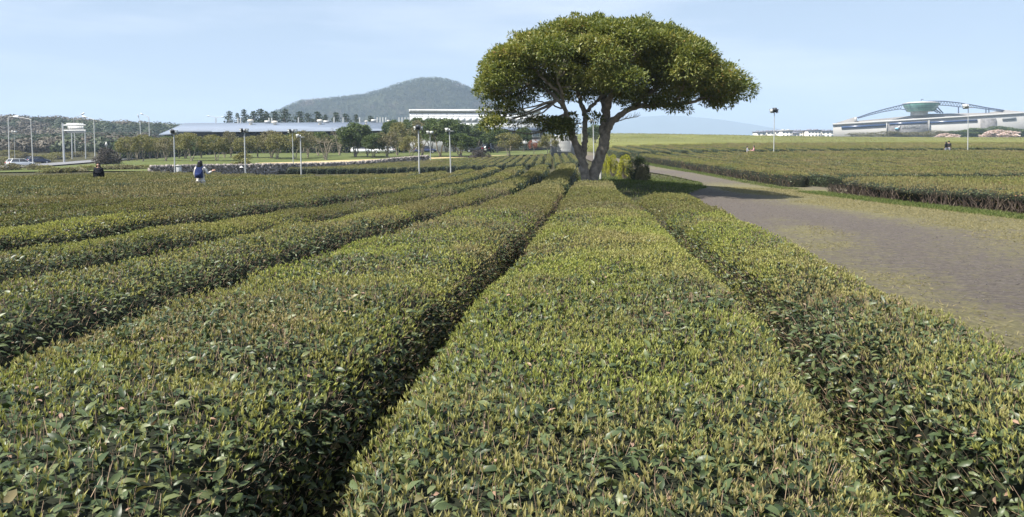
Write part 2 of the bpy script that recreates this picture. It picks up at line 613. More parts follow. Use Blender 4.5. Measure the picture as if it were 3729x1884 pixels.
# ------------------------------------------------------------------ tea hedges
HM = [M['hedge_core'], M['old_leaf'], M['shoot'], M['twig'], M['far_leaf'], M['dry_leaf']]
_th = np.linspace(0, PI, 27)
_c, _s = np.cos(_th), np.sin(_th)


def hedge(name, label, cat, group, cx, cy, hw, h=.75, bare=False, cap=.75, dens=1.0, boxy=.28, dry=0.0, bumps=.03, yellow=0.0, tilt=0.0):
    """clipped hedge along a centre line; hw = half widths"""
    cen = np.stack([cx, cy], -1).astype(float)
    L = np.r_[0, np.cumsum(np.linalg.norm(np.diff(cen, axis=0), axis=1))]
    # stations: close together near the camera
    st, t = [0.0], 0.0
    while t < L[-1]:
        x, y = np.interp(t, L, cen[:, 0]), np.interp(t, L, cen[:, 1])
        t += float(np.clip(math.hypot(x, y) * .02, .12, 1.2))
        st.append(min(t, L[-1]))
    e = np.array([0, .06, .16, .3, .5, .75]) * cap / .75
    st = np.unique(np.round(np.r_[st, e, L[-1] - e], 4))
    st = st[(st >= 0) & (st <= L[-1])]
    X, Y = np.interp(st, L, cen[:, 0]), np.interp(st, L, cen[:, 1])
    W = np.interp(st, L, np.broadcast_to(hw, L.shape))
    W = W * (1 + .10 * (vnoise(X, Y, .45, 3) - .5) + .08 * (vnoise(X, Y, 1.6, 4) - .5))
    q = np.clip(np.minimum(st, L[-1] - st) / cap, 0, 1)
    ends = np.sqrt(np.clip(1 - (1 - q) ** 2, 0, 1))
    W = W * (.12 + .88 * ends)
    HT = h * (.62 + .38 * ends ** .7)
    T = unit(np.stack([np.gradient(X, st), np.gradient(Y, st)], -1))
    nrm = np.stack([T[:, 1], -T[:, 0]], -1)
    oz = np.sign(_c) * np.abs(_c) ** boxy
    zz = np.abs(_s) ** np.interp(boxy, [.2, .6, .8, 1.0], [.32, .58, .75, .95])
    oz = oz * (.93 + .07 * zz)

    def surf(inset):
        ww, hh = np.maximum(W - inset, .03), HT - inset * .9
        P = np.zeros((len(st), len(_th), 3))
        P[..., 0] = X[:, None] + nrm[:, :1] * oz[None] * ww[:, None]
        P[..., 1] = Y[:, None] + nrm[:, 1:] * oz[None] * ww[:, None]
        bm = bumps * ((vnoise(P[..., 0], P[..., 1], 1.4, 8) - .5) * 1.6 + (vnoise(P[..., 0], P[..., 1], 4.5, 9) - .5)) * 2
        P[..., 2] = G(X, Y)[:, None] + hh[:, None] * zz[None] + (bm + tilt * oz[None]) * zz[None]
        return P
    S0 = surf(0)
    mb = MB()
    nearest = np.hypot(X, Y).min()
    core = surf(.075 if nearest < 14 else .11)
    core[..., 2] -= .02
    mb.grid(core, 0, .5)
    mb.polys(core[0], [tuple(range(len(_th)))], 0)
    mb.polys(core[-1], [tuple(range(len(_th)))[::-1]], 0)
    # sample points on the outer surface
    A, B, D = S0[:-1, :-1], S0[:-1, 1:], S0[1:, :-1]
    nn = np.cross(D - A, B - A)
    area = np.linalg.norm(nn, axis=-1)
    nn = nn / (area[..., None] + 1e-12)
    sgn = np.sign((nn[..., 2] * zz[None, :-1]).sum() + 1e-9)
    nn = nn * sgn
    cen3 = (S0[:-1, :-1] + S0[1:, 1:]) / 2
    dist = np.hypot(cen3[..., 0], cen3[..., 1])
    scl = np.maximum(1, dist / 10) ** .43
    vis = (np.abs(cen3[..., 0]) < .80 * cen3[..., 1] + 1.6) & (cen3[..., 1] > -.2)
    view = np.array([0, 0, EYE]) - cen3
    facing = (nn * view).sum(-1) > -.15 * np.linalg.norm(view, axis=-1)
    wgt = area * vis * np.where(facing, 1, .25) / scl ** 2.0 * dens
    side = 1 - (np.clip((nn[..., 2] - .58) / .28, 0, 1) if boxy >= .6 else np.clip((nn[..., 2] - .25) / .4, 0, 1))

    def sample(rho, w):
        ww = w.ravel()
        tot = ww.sum() * rho
        n = rng.poisson(tot) if tot < 4e6 else int(tot)
        if n == 0 or ww.sum() <= 0:
            return None
        cdf = np.cumsum(ww)
        k = np.searchsorted(cdf, rng.random(n) * cdf[-1])
        k = np.minimum(k, len(ww) - 1)
        i, j = np.unravel_index(k, w.shape)
        a, b_ = rng.random(n), rng.random(n)
        p = S0[i, j] + (S0[i, j + 1] - S0[i, j]) * b_[:, None] + (S0[i + 1, j] - S0[i, j]) * a[:, None]
        return p, nn[i, j], scl[i, j], dist[i, j], side[i, j], zz[j]

    up = np.array([0, 0, 1.0])
    # old leaves
    r = sample(1250 * (1 - .35 * bool(bare)), wgt * np.where(side > .5, (.35 if bare else .8), 1))
    if r:
        p, n, sc, d, sd_, zf = r
        k = len(p)
        dfar = np.clip((d - 11) / 14, 0, 1)[:, None]
        depth = rng.random(k) ** 1.3 * .095 * np.minimum(sc, 2)
        p = p - n * depth[:, None]
        hor = unit(rng.normal(size=(k, 3)) * np.array([1, 1, .35]))
        hor = unit(hor - n * (hor * n).sum(-1, keepdims=True) * dfar)
        dr = unit(hor + (n * .35 * rng.random((k, 1)) + up * (.15 - .45 * sd_[:, None])) * (1 - .6 * dfar))
        nm = unit(n * .8 + up * .6 + rng.normal(size=(k, 3)) * .55)
        f = frames(dr, nm)
        size = rng.uniform(.032, .074, k) * sc
        tint = rng.random(k)
        size = size * np.where(tint > .95, .6, 1)
        tint = np.where(tint < .93, np.clip(tint + yellow * .5, 0, .92), tint)
        if bare:
            tint = np.clip(tint * .6 + .38 * (rng.random(k) < .55), 0, 1)
        far = d > 13
        mi = np.where(far & (rng.random(k) < .45) & (sd_ < .5), 4, 1)
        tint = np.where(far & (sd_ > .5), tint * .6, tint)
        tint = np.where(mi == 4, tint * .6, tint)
        mi = np.where((rng.random(k) < dry) & (sd_ < .5), 5, mi)
        if bare:
            mi = np.where((sd_ > .25) & (rng.random(k) < .85), 5, mi)
            tint = np.where(mi == 5, np.clip(.55 * rng.random(k) + .5 * (zf > .80) * rng.random(k), 0, 1), tint)
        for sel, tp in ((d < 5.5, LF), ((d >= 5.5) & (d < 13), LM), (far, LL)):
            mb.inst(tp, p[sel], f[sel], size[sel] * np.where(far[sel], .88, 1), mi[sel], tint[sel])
    # young shoots, mostly on the top
    patch = None
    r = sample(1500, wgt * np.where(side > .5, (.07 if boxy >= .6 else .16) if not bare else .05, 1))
    if r:
        p, n, sc, d, sd_, zf = r
        k = len(p)
        pt = vnoise(p[:, 0], p[:, 1], .55, 21) * .6 + vnoise(p[:, 0], p[:, 1], 2.2, 22) * .4
        keep = rng.random(k) < np.clip((pt - .22) * 2.6, .25, 1)
        p, n, sc, d, sd_, pt = p[keep], n[keep], sc[keep], d[keep], sd_[keep], pt[keep]
        k = len(p)
        dr = unit(n * .35 + up * .95 + rng.normal(size=(k, 3)) * .22)
        f = frames(dr, rng.normal(size=(k, 3)))
        size = rng.uniform(.019, .037, k) * sc
        p = p - dr * (size * .25)[:, None] + n * ((rng.random(k) ** 2 * .05 - .006) * np.minimum(sc, 1.6))[:, None]
        tint = np.clip(rng.random(k) * .8 + (pt - .5) * .6 + yellow, 0, 1)
        far = d > 13
        mi = np.where(far, 4, 2)
        tint = np.where(far, .45 + .55 * tint, tint)
        mi = np.where(rng.random(k) < dry * .6, 5, mi)
        h2 = rng.random(k) < .5
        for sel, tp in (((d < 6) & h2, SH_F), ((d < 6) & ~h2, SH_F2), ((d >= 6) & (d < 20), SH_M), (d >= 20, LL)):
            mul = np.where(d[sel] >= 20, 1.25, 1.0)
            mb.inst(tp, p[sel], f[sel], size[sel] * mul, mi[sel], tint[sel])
    # cut stems and dry bits poking out
    r = sample(480, wgt * (dist < 22))
    if r:
        p, n, sc, d, sd_, zf = r
        k = len(p)
        dr = unit(n * .6 + up * .6 + rng.normal(size=(k, 3)) * .3)
        f = frames(dr, rng.normal(size=(k, 3)))
        size = rng.uniform(.03, .075, k) * np.minimum(sc, 1.6)
        mb.inst(TWIG, p - dr * (size * .55)[:, None], f, np.stack([size * .6, size, size * .6], -1), 3, rng.random(k))
    o = mb.build(name, HM)
    tag(o, label, cat, group)
    return o


def bare_stems(parent, pts, h, n, seed, depth=.12):
    """crooked bare stems showing under the leaf skirt"""
    rr = np.random.default_rng(seed)
    P = resample(pts, n)
    mb = MB()
    for x, y in P:
        x += rr.normal() * .1
        y += rr.normal() * .1
        z = g(x, y)
        for q in range(rr.integers(2, 4)):
            a = rr.random() * 2 * PI
            k = 5
            tt = np.linspace(0, 1, k)
            off = np.cumsum(rr.normal(size=(k, 2)) * .05, 0) + np.outer(tt, [math.cos(a) * .16, math.sin(a) * .16])
            pp = np.stack([x + off[:, 0], y + off[:, 1], z + tt * h * rr.uniform(.7, .95)], -1)
            mb.tube(pp, np.linspace(.014, .005, k) * rr.uniform(.6, 1.3), 4, 0, rr.random() ** 2, False)
    return mb.build('stems', M['stem_wood'], parent)


# border lines of the left-hand rows: b0 is the furrow beside the middle row, bk the k-th furrow to its left
_by = np.array([-8, 2.1, 3.3, 4, 6, 9.3, 14.2, 22.8, 30, 41, 50, 60])
_bx = np.array([-.75, -.53, -.49, -.38, -.15, .21, .86, 1.75, 2.55, 3.7, 4.5, 5.4])
_py = np.array([-20, 0, 4, 7, 10, 14, 17, 22, 30, 41, 50, 60])
_pp = np.array([2.3, 2.22, 2.15, 2.08, 1.95, 1.78, 1.65, 1.45, 1.47, 1.55, 1.6, 1.7])


def bk(k, Y):
    Y = np.asarray(Y, float)
    p = np.interp(Y, _py, _pp)
    return np.interp(Y, _by, _bx) - k * p + .10 * np.sin(Y * .33 + k * 1.3) * (k > 0)


def row_between(k, y0, y1, gap):
    """centre line and half widths of the row between furrow k+1 and furrow k"""
    Y = np.linspace(y0, y1, 80)
    a, b = bk(k + 1, Y), bk(k, Y)
    slope = np.gradient((a + b) / 2, Y)
    if k == 0:
        a = a - np.interp(Y, [0, 6, 14], [.26, .22, .04])
        b = b - np.interp(Y, [0, 6, 12, 18], [.26, .24, .12, .06])
    elif k == 1:
        b = b - np.interp(Y, [0, 6, 14], [.24, .20, .04])
    hw_ = (b - a - gap) / 2 / np.sqrt(1 + slope ** 2)
    return (a + b) / 2, Y, hw_


GRP = 'clipped tea hedges in long rows'
# the middle row and the short row beside the gravel path
Y = np.linspace(-1.5, 27.6, 60)
xl = np.interp(Y, _by, _bx) - np.interp(Y, [0, 2.5, 5, 9], [.14, .11, .05, .02])
xr = np.interp(Y, [-2, 2.1, 2.8, 3.4, 5, 8.5, 13.2, 18.4, 23, 27.6], [1.02, 1.15, 1.27, 1.37, 1.60, 2.0, 2.42, 2.74, 3.15, 3.7]) + .02
hedge('tea_hedge', 'broad tea hedge running straight up to the trunk of the big tree', 'tea hedge', GRP, (xl + xr) / 2, Y, (xr - xl) / 2)
Y = np.linspace(-1.5, 18.9, 50)
xl = np.interp(Y, [-2, 2.5, 3.3, 4.7, 7.5, 9.8, 16, 19], [1.64, 1.69, 1.74, 1.90, 2.19, 2.37, 2.76, 3.0])
xr = np.interp(Y, [-2, 2.5, 3.8, 5.3, 7.2, 9.3, 12.4, 19], [2.45, 2.6, 2.72, 2.88, 3.12, 3.38, 3.74, 4.5])
hedge('tea_hedge', 'short tea hedge with a rounded far end beside the gravel path', 'tea hedge', GRP, (xl + xr) / 2, Y, (xr - xl) / 2, cap=1.0, boxy=.5)
# left rows: near block up to the cross furrow at about 25 m, far block beyond it
for k in range(0, 21):
    ystart = max(-1.5, {0: -1.5, 1: -1.5, 2: .5}.get(k, 0))
    yy = np.linspace(-1, 50, 400)
    mid = (bk(k, yy) + bk(k + 1, yy)) / 2
    seen = yy[np.abs(mid) < .80 * yy + 3.5]
    ystart = max(ystart, seen[0]) if len(seen) else 40
    gap = .20 if k == 0 else (.40 if k < 3 else .52)
    if k < 8:
        yend = 24.9 + .22 * k + .35 * math.sin(k * 2.1)
        c_, y_, h_ = row_between(k, ystart, yend, gap)
        nm = ORD[k + 1]
        hedge('tea_hedge', f'{nm} tea hedge counted away from the broad middle hedge, ending at the cross furrow', 'tea hedge', GRP, c_, y_, h_, .74 + (.02 * math.sin(k * 2.4) if k else 0), cap=.9, yellow=.16 * math.sin(k * 2.1 + .6), boxy=.40 if k == 0 else .62, tilt=.0 if k == 0 else (.035 if k < 3 else .07))
        c_, y_, h_ = row_between(k, yend + .9, 49.5 - .25 * k, gap)
        hedge('tea_hedge', f'tea hedge beyond the cross furrow, {nm} in that block from the big trunk', 'tea hedge', GRP, c_, y_, h_, .72 + .025 * math.sin(k * 2.4), cap=.8, yellow=.14 * math.sin(k * 1.9 + 2), boxy=.64, tilt=.075)
    else:
        c_, y_, h_ = row_between(k, ystart, 50 + (k - 8) * 1.0, gap)
        hedge('tea_hedge', f'long unbroken tea hedge, {ORD[k + 1]} counted away from the broad middle hedge', 'tea hedge', GRP, c_, y_, h_, .72 + .03 * math.sin(k * 2.4), cap=.8, yellow=.16 * math.sin(k * 2.3), boxy=.64, tilt=.11)

# block with rounded ends in front of the dry strip
nD = 31
ends = [(1010, 631), (1110, 631.5), (1400, 629), (1550, 619), (1700, 609), (1900, 601), (2112, 588)]
for i in range(nD):
    u = 1012 + i * 36.4
    v = float(np.interp(u, [e[0] for e in ends], [e[1] for e in ends]))
    X0 = (u - PX) / FPX * 85 * 1.0
    dx = .06 + .0005 * (1960 - u) * .35
    Yd = np.linspace(85, 108 - .003 * max(0, 1500 - u) * 3, 10)
    hedge('tea_hedge', f'short tea hedge with a rounded end before the lawn, {ORD[nD - i]} away from the big trunk', 'tea hedge', GRP,
          X0 + (Yd - 85) * dx, Yd, np.full(10, .41), .70, cap=.5, dens=.8, bumps=.02, boxy=.8)

# right-hand field
RG = 'tea hedges of the field beyond the gravel path'
Yb = np.linspace(17.5, 34.6, 24)
o = hedge('tea_hedge', 'massive flat-topped tea hedge with bare brown stems along the gravel path', 'tea hedge', RG, np.full(24, 22.6) + .25 * np.sin(Yb * .4), Yb, np.full(24, 8.3), .68, bare=True, cap=1.2, dens=.9, boxy=.12, dry=.12)
bare_stems(o, [(14.5, 18.6), (14.4, 27), (14.5, 34.8)], .52, 230, 3)
nR = 24
for i in range(nR):
    xc = 14.75 + i * 1.72
    Yr = np.linspace(38.8 + .25 * math.sin(i * 1.9) + (0 if i else .4), 87.5 + .4 * math.sin(i * 1.3), 40)
    xx = xc + (Yr - 38) * (.012 if i else .012) + .18 * np.sin(Yr * .21 + i * .15)
    if i == 0:
        o = hedge('tea_hedge', 'tea hedge with bare twisted stems bordering the gravel path past the gap', 'tea hedge', RG, xx, Yr, np.full(40, .78), .74, bare=True, cap=.8, dry=.1)
        P2 = np.stack([xx - .62, Yr], -1)
        bare_stems(o, P2[:22], .55, 190, 5)
    else:
        hedge('tea_hedge', f'tea hedge running away behind the stemmy path-side hedge, {ORD[i + 1]} row of its field', 'tea hedge', RG, xx, Yr, np.full(40, .63), .72, cap=.16, dry=.10, dens=.85, boxy=.64, tilt=-.12)
nE = 30
for i in range(nE):
    xc = 13.9 + i * 2.35
    Yr = np.linspace(91.5 + (3 if i == 0 else 0) + .7 * math.sin(i * 1.1) - .035 * i, 138 + 1.0 * math.sin(i * .7), 24)
    xx = xc + (Yr - 91) * (.05 + .004 * i)
    hedge('tea_hedge', f'distant tea hedge beyond the cross path, {ORD[i + 1]} from the grey road', 'tea hedge', RG, xx, Yr, np.full(24, .86), .9, cap=.25, dens=.9, yellow=.1, boxy=.64, tilt=-.16)

# far smooth tea fields on the rise: too far to tell their rows apart
mf, nt, b, out = nodes('far_tea_field')
f1 = noise_tex(nt, .06, 5, .6, (1, .3, 1))
f2 = noise_tex(nt, .9, 4, .7, (1, .5, 1))
c1 = ramp(nt, f1, [(.35, (.12, .13, .042)), (.65, (.18, .185, .06))])
c1 = mixc(nt, ramp(nt, f2, [(.4, (0, 0, 0)), (.7, (.5, .5, .5))]), c1, (.10, .11, .035))
nt.links.new(c1, b.inputs['Base Color'])
b.inputs['Roughness'].default_value = .95
b.inputs['Specular IOR Level'].default_value = .1


def far_field(x0, x1, y0, y1, h, label, ny_=50, nx_=110):
    """a field of close rows seen as one mass, with its own front bank"""
    s = np.linspace(0, 1, nx_)
    t = np.linspace(0, 1, ny_)
    yy = y0 + (y1 - y0) * t[:, None] + 2.0 * np.sin(s[None] * 9 + .5) * (1 - t[:, None])
    xx = (x0 + (x1 - x0) * s[None]) * (yy / y0)
    z = G(xx, yy) + h * (1 + .06 * (vnoise(xx * 1.0, yy * .2, .5, 5) - .5)) + .25 * (vnoise(xx, yy, .08, 6) - .5)
    z[0] = G(xx[0], yy[0]) - .1
    yy[1] = yy[0] + .25
    Pf = np.stack([xx, yy, z], -1)
    mb = MB().grid(Pf, 0)
    # leaf tufts over it so that the skyline and the rows stay rough
    n = 9000
    si, ti = rng.random(n), rng.random(n) ** 1.3
    py = y0 + 1 + (y1 - y0 - 1) * ti
    px = (x0 + (x1 - x0) * si) * (py / y0)
    pz = G(px, py) + h * .96
    f = frames(unit(rng.normal(size=(n, 3)) * .5 + np.array([0, 0, 1.0])), rng.normal(size=(n, 3)))
    mb.inst(SH_M, np.stack([px, py, pz], -1), f, rng.uniform(.10, .22, n) * py / 160, 1, .4 + .6 * rng.random(n))
    o = mb.build('tea_field', [mf, M['far_leaf']])
    return tag(o, label, 'tea field', kind='stuff')


far_field(9, 150, 141, 290, .95, 'smooth yellow-green tea field on the rise')
far_field(12, 320, 305, 430, 1.3, 'farthest dull green tea field along the skyline')
# ------------------------------------------------------------------ the big tree
TY = 32.0
tree = thing('broadleaf_tree', 'large spreading evergreen tree with a forked grey trunk standing alone', 'tree', (at(2148, 700, TY)[0], TY, g(at(2148, 700, TY)[0], TY)))
org = np.array(tree.location)


def stem(mb, pts, rad, n=12, wob=.10, dense=5, jit=.02):
    """pts: (u, v, dY) in photograph pixels and metres from the trunk's distance; rad in metres"""
    P = np.array([at(u, v, TY + dy) for u, v, dy in pts])
    k = len(P)
    t = np.arange(k)
    tt = np.linspace(0, k - 1, (k - 1) * dense + 1)
    # smooth curve through the points
    out = []
    for q in tt:
        i = min(int(q), k - 2)
        a = q - i
        p0, p1, p2, p3 = P[max(i - 1, 0)], P[i], P[i + 1], P[min(i + 2, k - 1)]
        out.append(.5 * ((2 * p1) + (-p0 + p2) * a + (2 * p0 - 5 * p1 + 4 * p2 - p3) * a * a + (-p0 + 3 * p1 - 3 * p2 + p3) * a ** 3))
    out = np.array(out)
    out[1:-1] += rng.normal(size=(len(out) - 2, 3)) * jit
    rr = np.interp(tt, t, rad)
    mb.tube(out - org, rr, n, 0, .5, True, wob)
    return out


tb = MB()
base_z = org[2]
# flared foot, then the two main stems
s1 = stem(tb, [(2150, 760, 0), (2143, 700, 0), (2132, 640, 0), (2120, 590, -.05), (2102, 538, -.15), (2086, 495, -.3), (2068, 440, -.6), (2056, 395, -.9), (2046, 345, -1.4), (2030, 290, -1.9)],
          [.33, .27, .20, .175, .16, .14, .095, .08, .06, .04])
s2 = stem(tb, [(2124, 612, -.02), (2124, 575, .0), (2129, 540, .1), (2131, 505, .25), (2130, 440, .5), (2126, 405, .7), (2114, 370, 1.0), (2100, 330, 1.4), (2080, 270, 1.9)], [.10, .12, .125, .11, .105, .105, .09, .075, .05])
s2b = stem(tb, [(2127, 412, .65), (2150, 390, .5), (2178, 366, .2), (2205, 330, -.3), (2230, 270, -.8)], [.085, .075, .07, .055, .035])
s3 = stem(tb, [(2160, 760, .1), (2160, 700, .1), (2165, 640, .1), (2178, 585, .05), (2194, 535, 0), (2204, 475, -.05), (2206, 420, 0), (2201, 375, .3), (2192, 330, .8), (2180, 260, 1.4)],
          [.33, .29, .24, .225, .22, .225, .18, .14, .11, .065])
s3b = stem(tb, [(2208, 425, 0), (2214, 375, -.3), (2228, 330, -.9), (2250, 260, -1.6)], [.16, .14, .11, .06])
s4 = stem(tb, [(2205, 490, -.05), (2224, 455, -.25), (2256, 420, -.6), (2312, 392, -1.1), (2375, 384, -1.5), (2440, 382, -1.6), (2520, 374, -1.4), (2575, 345, -1.2), (2620, 320, -1.0)],
          [.16, .14, .12, .10, .09, .075, .06, .045, .03])
s5 = stem(tb, [(2057, 398, -.9), (2030, 362, -1.4), (1985, 325, -.9), (1940, 312, -.8), (1890, 300, -.6), (1850, 285, -.4)], [.08, .075, .06, .045, .03, .02])
s6 = stem(tb, [(2046, 395, -.8), (2020, 388, -.9), (1990, 375, -1.0), (1945, 368, -1.0), (1905, 368, -1.1), (1870, 375, -1.2)], [.04, .03, .026, .02, .016, .010])
s7 = stem(tb, [(2050, 345, -1.3), (2000, 310, -1.6), (1960, 270, -1.8), (1930, 230, -1.8)], [.07, .055, .04, .02])
s8 = stem(tb, [(2440, 382, -1.6), (2475, 350, -1.8), (2490, 300, -2.0), (2500, 240, -1.8)], [.07, .06, .05, .03])
s9 = stem(tb, [(2312, 392, -1.1), (2340, 360, -.4), (2380, 330, .6), (2430, 290, 1.4)], [.09, .08, .07, .04])
# the little dead spray on the right limb
dead = [(2235, 448, -.4), (2256, 440, -.5), (2285, 431, -.7), (2318, 427, -.9), (2334, 419, -1.0)]
stem(tb, dead, [.03, .02, .016, .012, .006], 5, 0, 4, .01)
for k in range(15):
    a = k / 15
    u0, v0 = 2262 + a * 62, 439 - a * 14
    stem(tb, [(u0, v0, -.6 - a * .3), (u0 + rng.uniform(2, 8), v0 - rng.uniform(6, 12), -.6 - a * .3), (u0 + rng.uniform(4, 14), v0 - rng.uniform(12, 24), -.7 - a * .3)], [.009, .007, .004], 4, 0, 2, .006)

# crown outline: top and underside along the photograph's x
cxs = np.array([1742, 1760, 1800, 1850, 1900, 1950, 2000, 2050, 2100, 2180, 2260, 2340, 2420, 2460, 2510, 2550, 2600, 2640, 2690, 2712, 2728])
ctop = 34 + np.array([222, 200, 172, 140, 118, 100, 83, 68, 58, 58, 64, 69, 90, 112, 138, 186, 226, 236, 252, 296, 325])
cbot = -16 + np.array([245, 290, 318, 335, 332, 325, 322, 325, 335, 345, 345, 350, 352, 352, 358, 368, 385, 392, 392, 375, 335])
clumps = []
tries = 0


def half_depth(u):
    q = np.clip((u - 2235) / 480, -1, 1)
    return 4.6 * np.sqrt(1 - q * q) + .3


cxs = np.where(cxs > 2235, 2235 + (cxs - 2235) * .90, cxs)
cbot = cbot - np.interp(cxs, [1740, 1900, 2350, 2480, 2700], [0, 14, 18, 34, 46])
while len(clumps) < 400:
    u = rng.uniform(1778, 2655)
    t_, b_ = np.interp(u, cxs, ctop), np.interp(u, cxs, cbot)
    if rng.random() > (b_ - t_ + 60) / 330:
        continue
    ph = math.acos(rng.uniform(-1, 1)) if rng.random() < .78 else rng.uniform(0, PI)
    dy = -math.cos(ph) * half_depth(u)
    if vnoise(u / 110 + 3 * ph, ph * 2.2 + u / 170, 1, 41) < .30 and rng.random() < .8 and u > 1900:
        continue
    rad = 1.0 if rng.random() < .72 else rng.uniform(.45, .95)
    hgt = math.sin(ph) ** .75 * rad
    v = b_ + (t_ - b_) * (hgt if rng.random() > .14 else rng.uniform(-.03, .12))
    p = at(u, v, TY)
    # real height at the tree's distance, then pushed out in depth at that same height
    p = np.array([p[0] + dy * (u - 2235) / FPX * .25, TY + dy * rad, p[2] - .28])
    s_ = rng.uniform(.40, .80) * (.85 if abs(u - 2235) > 420 else 1)
    clumps.append((p, s_, np.array([(u - 2235) / 520, dy / 5.5, .55 + .5 * hgt])))


def lobe(u, v, ru, rv, n, dy=-1.0, s=.38):
    for _ in range(n):
        a = rng.normal(size=3) * .55
        q = at(u + a[0] * ru, v + a[1] * rv, TY + dy)
        q[1] += a[2] * .7
        clumps.append((q, s * rng.uniform(.7, 1.2), np.array([a[0] * .6, -.6, .5])))


lobe(1795, 345, 28, 26, 11, -1.2, .32)
lobe(1805, 420, 28, 34, 12, -1.4, .28)
lobe(1850, 390, 40, 20, 9, -1.4, .28)
lobe(1915, 362, 34, 16, 5, -1.3, .28)
lobe(1790, 455, 22, 18, 5, -1.4, .28)
lobe(1905, 448, 46, 16, 7, -1.0, .22)
lobe(2005, 455, 36, 22, 15, -1.0, .30)
lobe(2052, 470, 24, 22, 8, -.7)
lobe(2085, 430, 20, 30, 5, .2, .28)
lobe(2165, 425, 16, 12, 3, -.8, .22)
lobe(2330, 375, 60, 20, 9, -1.6, .34)
lobe(2430, 380, 42, 16, 7, -1.6, .28)
lobe(2480, 400, 30, 24, 6, -1.5, .22)
lobe(2590, 360, 46, 16, 8, -1.0, .32)
lobe(2625, 372, 26, 14, 4, -1.0, .26)
for u, v in ((2100, 58), (2034, 76), (2340, 78), (2425, 104), (2560, 228), (1865, 146), (2190, 66)):
    lobe(u, v, 8, 8, 2, 0, .22)

# twigs that carry the clumps
limbs = np.concatenate([s1[24:], s2[26:], s2b[6:], s3[30:], s3b[8:], s4[14:], s5, s7, s8, s9])
for p, s_, n_ in clumps[::2]:
    d2 = ((limbs - p) ** 2).sum(-1) + 2.0 * np.maximum(0, limbs[:, 2] - p[2]) ** 2
    o_ = limbs[np.argmin(d2)]
    L_ = np.linalg.norm(p - o_)
    if L_ < .25 or L_ > 4.5:
        continue
    m_ = (o_ + p) / 2 + rng.normal(size=3) * .10 * L_ + np.array([0, 0, -.07 * L_])
    tt = np.linspace(0, 1, 7)[:, None]
    pts = o_ * (1 - tt) ** 2 + 2 * m_ * tt * (1 - tt) + p * tt ** 2
    pts[1:-1] += rng.normal(size=(5, 3)) * .035
    tb.tube(pts - org, np.linspace(.016 + .011 * L_, .008, 7), 5, 0, .5, False)
tb.build('trunk', M['bark'], tree, smooth=True)

M['crown_leaf'] = leafmat('crown_leaf', [(0, (.056, .084, .020)), (.35, (.125, .158, .038)), (.7, (.24, .25, .064)), (.93, (.33, .30, .088)), (.97, (.30, .17, .06)), (1, (.34, .19, .07))], .45, .34, spec=.4)


def clump_leaves(mb, clumps, per, size, origin, tpl=LL, flat=.62, matid=0, shade=.18, hollow=.5):
    for p, s_, n_ in clumps:
        n = int(per * (s_ / .5) ** 2)
        d = unit(rng.normal(size=(n, 3)) + unit(n_) * .55)
        rad = s_ * (hollow + (1 - hollow) * rng.random((n, 1)) ** .5)
        pos = p + d * rad * np.array([1, 1, flat]) * (1 + .25 * rng.normal(size=(n, 1)) * .5)
        dr = unit(d * .8 + rng.normal(size=(n, 3)) * .55 + np.array([0, 0, .15]))
        nm = unit(np.array([0, 0, 1.0]) + d * .4 + rng.normal(size=(n, 3)) * .45)
        f = frames(dr, nm)
        base = rng.random() * .35
        mb.inst(tpl, pos - origin, f, size * rng.uniform(.7, 1.25, n), matid, np.clip(base + rng.random(n) * .65, 0, 1))


cb = MB()
clump_leaves(cb, clumps, 310, .145, org, LM, .55, hollow=.70)
cb.build('crown', M['crown_leaf'], tree)
# ------------------------------------------------------------------ smaller trees and shrubs
def lm(n, a, b_, c_, tr=.2):
    return leafmat(n, [(0, a), (.5, b_), (1, c_)], .55, tr, spec=.3)


M['green_crown'] = lm('green_crown_leaf', (.035, .060, .022), (.085, .125, .040), (.17, .205, .070))
M['olive_crown'] = lm('olive_crown_leaf', (.085, .092, .034), (.185, .18, .064), (.31, .275, .105))
M['brown_crown'] = lm('brown_crown_leaf', (.09, .085, .048), (.17, .155, .08), (.27, .235, .125))
M['red_crown'] = lm('red_crown_leaf', (.10, .055, .03), (.24, .09, .06), (.42, .14, .11))
M['yellow_crown'] = lm('yellow_conifer_leaf', (.09, .12, .014), (.30, .31, .026), (.56, .52, .05))
M['thuja_dark'] = lm('dark_conifer_leaf', (.016, .030, .012), (.035, .055, .018), (.075, .085, .025))
M['pine'] = lm('pine_needles', (.018, .034, .018), (.035, .058, .026), (.065, .09, .035), .1)
M['pink_crown'] = lm('cherry_blossom', (.52, .38, .37), (.72, .58, .57), (.85, .74, .73), .2)
M['pale_bark'] = mat('pale_bark', (.33, .28, .22), .9, var=.35, vscale=4)
M['dark_twigs'] = lm('dark_twigs', (.045, .040, .035), (.085, .072, .062), (.13, .105, .09), 0)

PROTO = {}


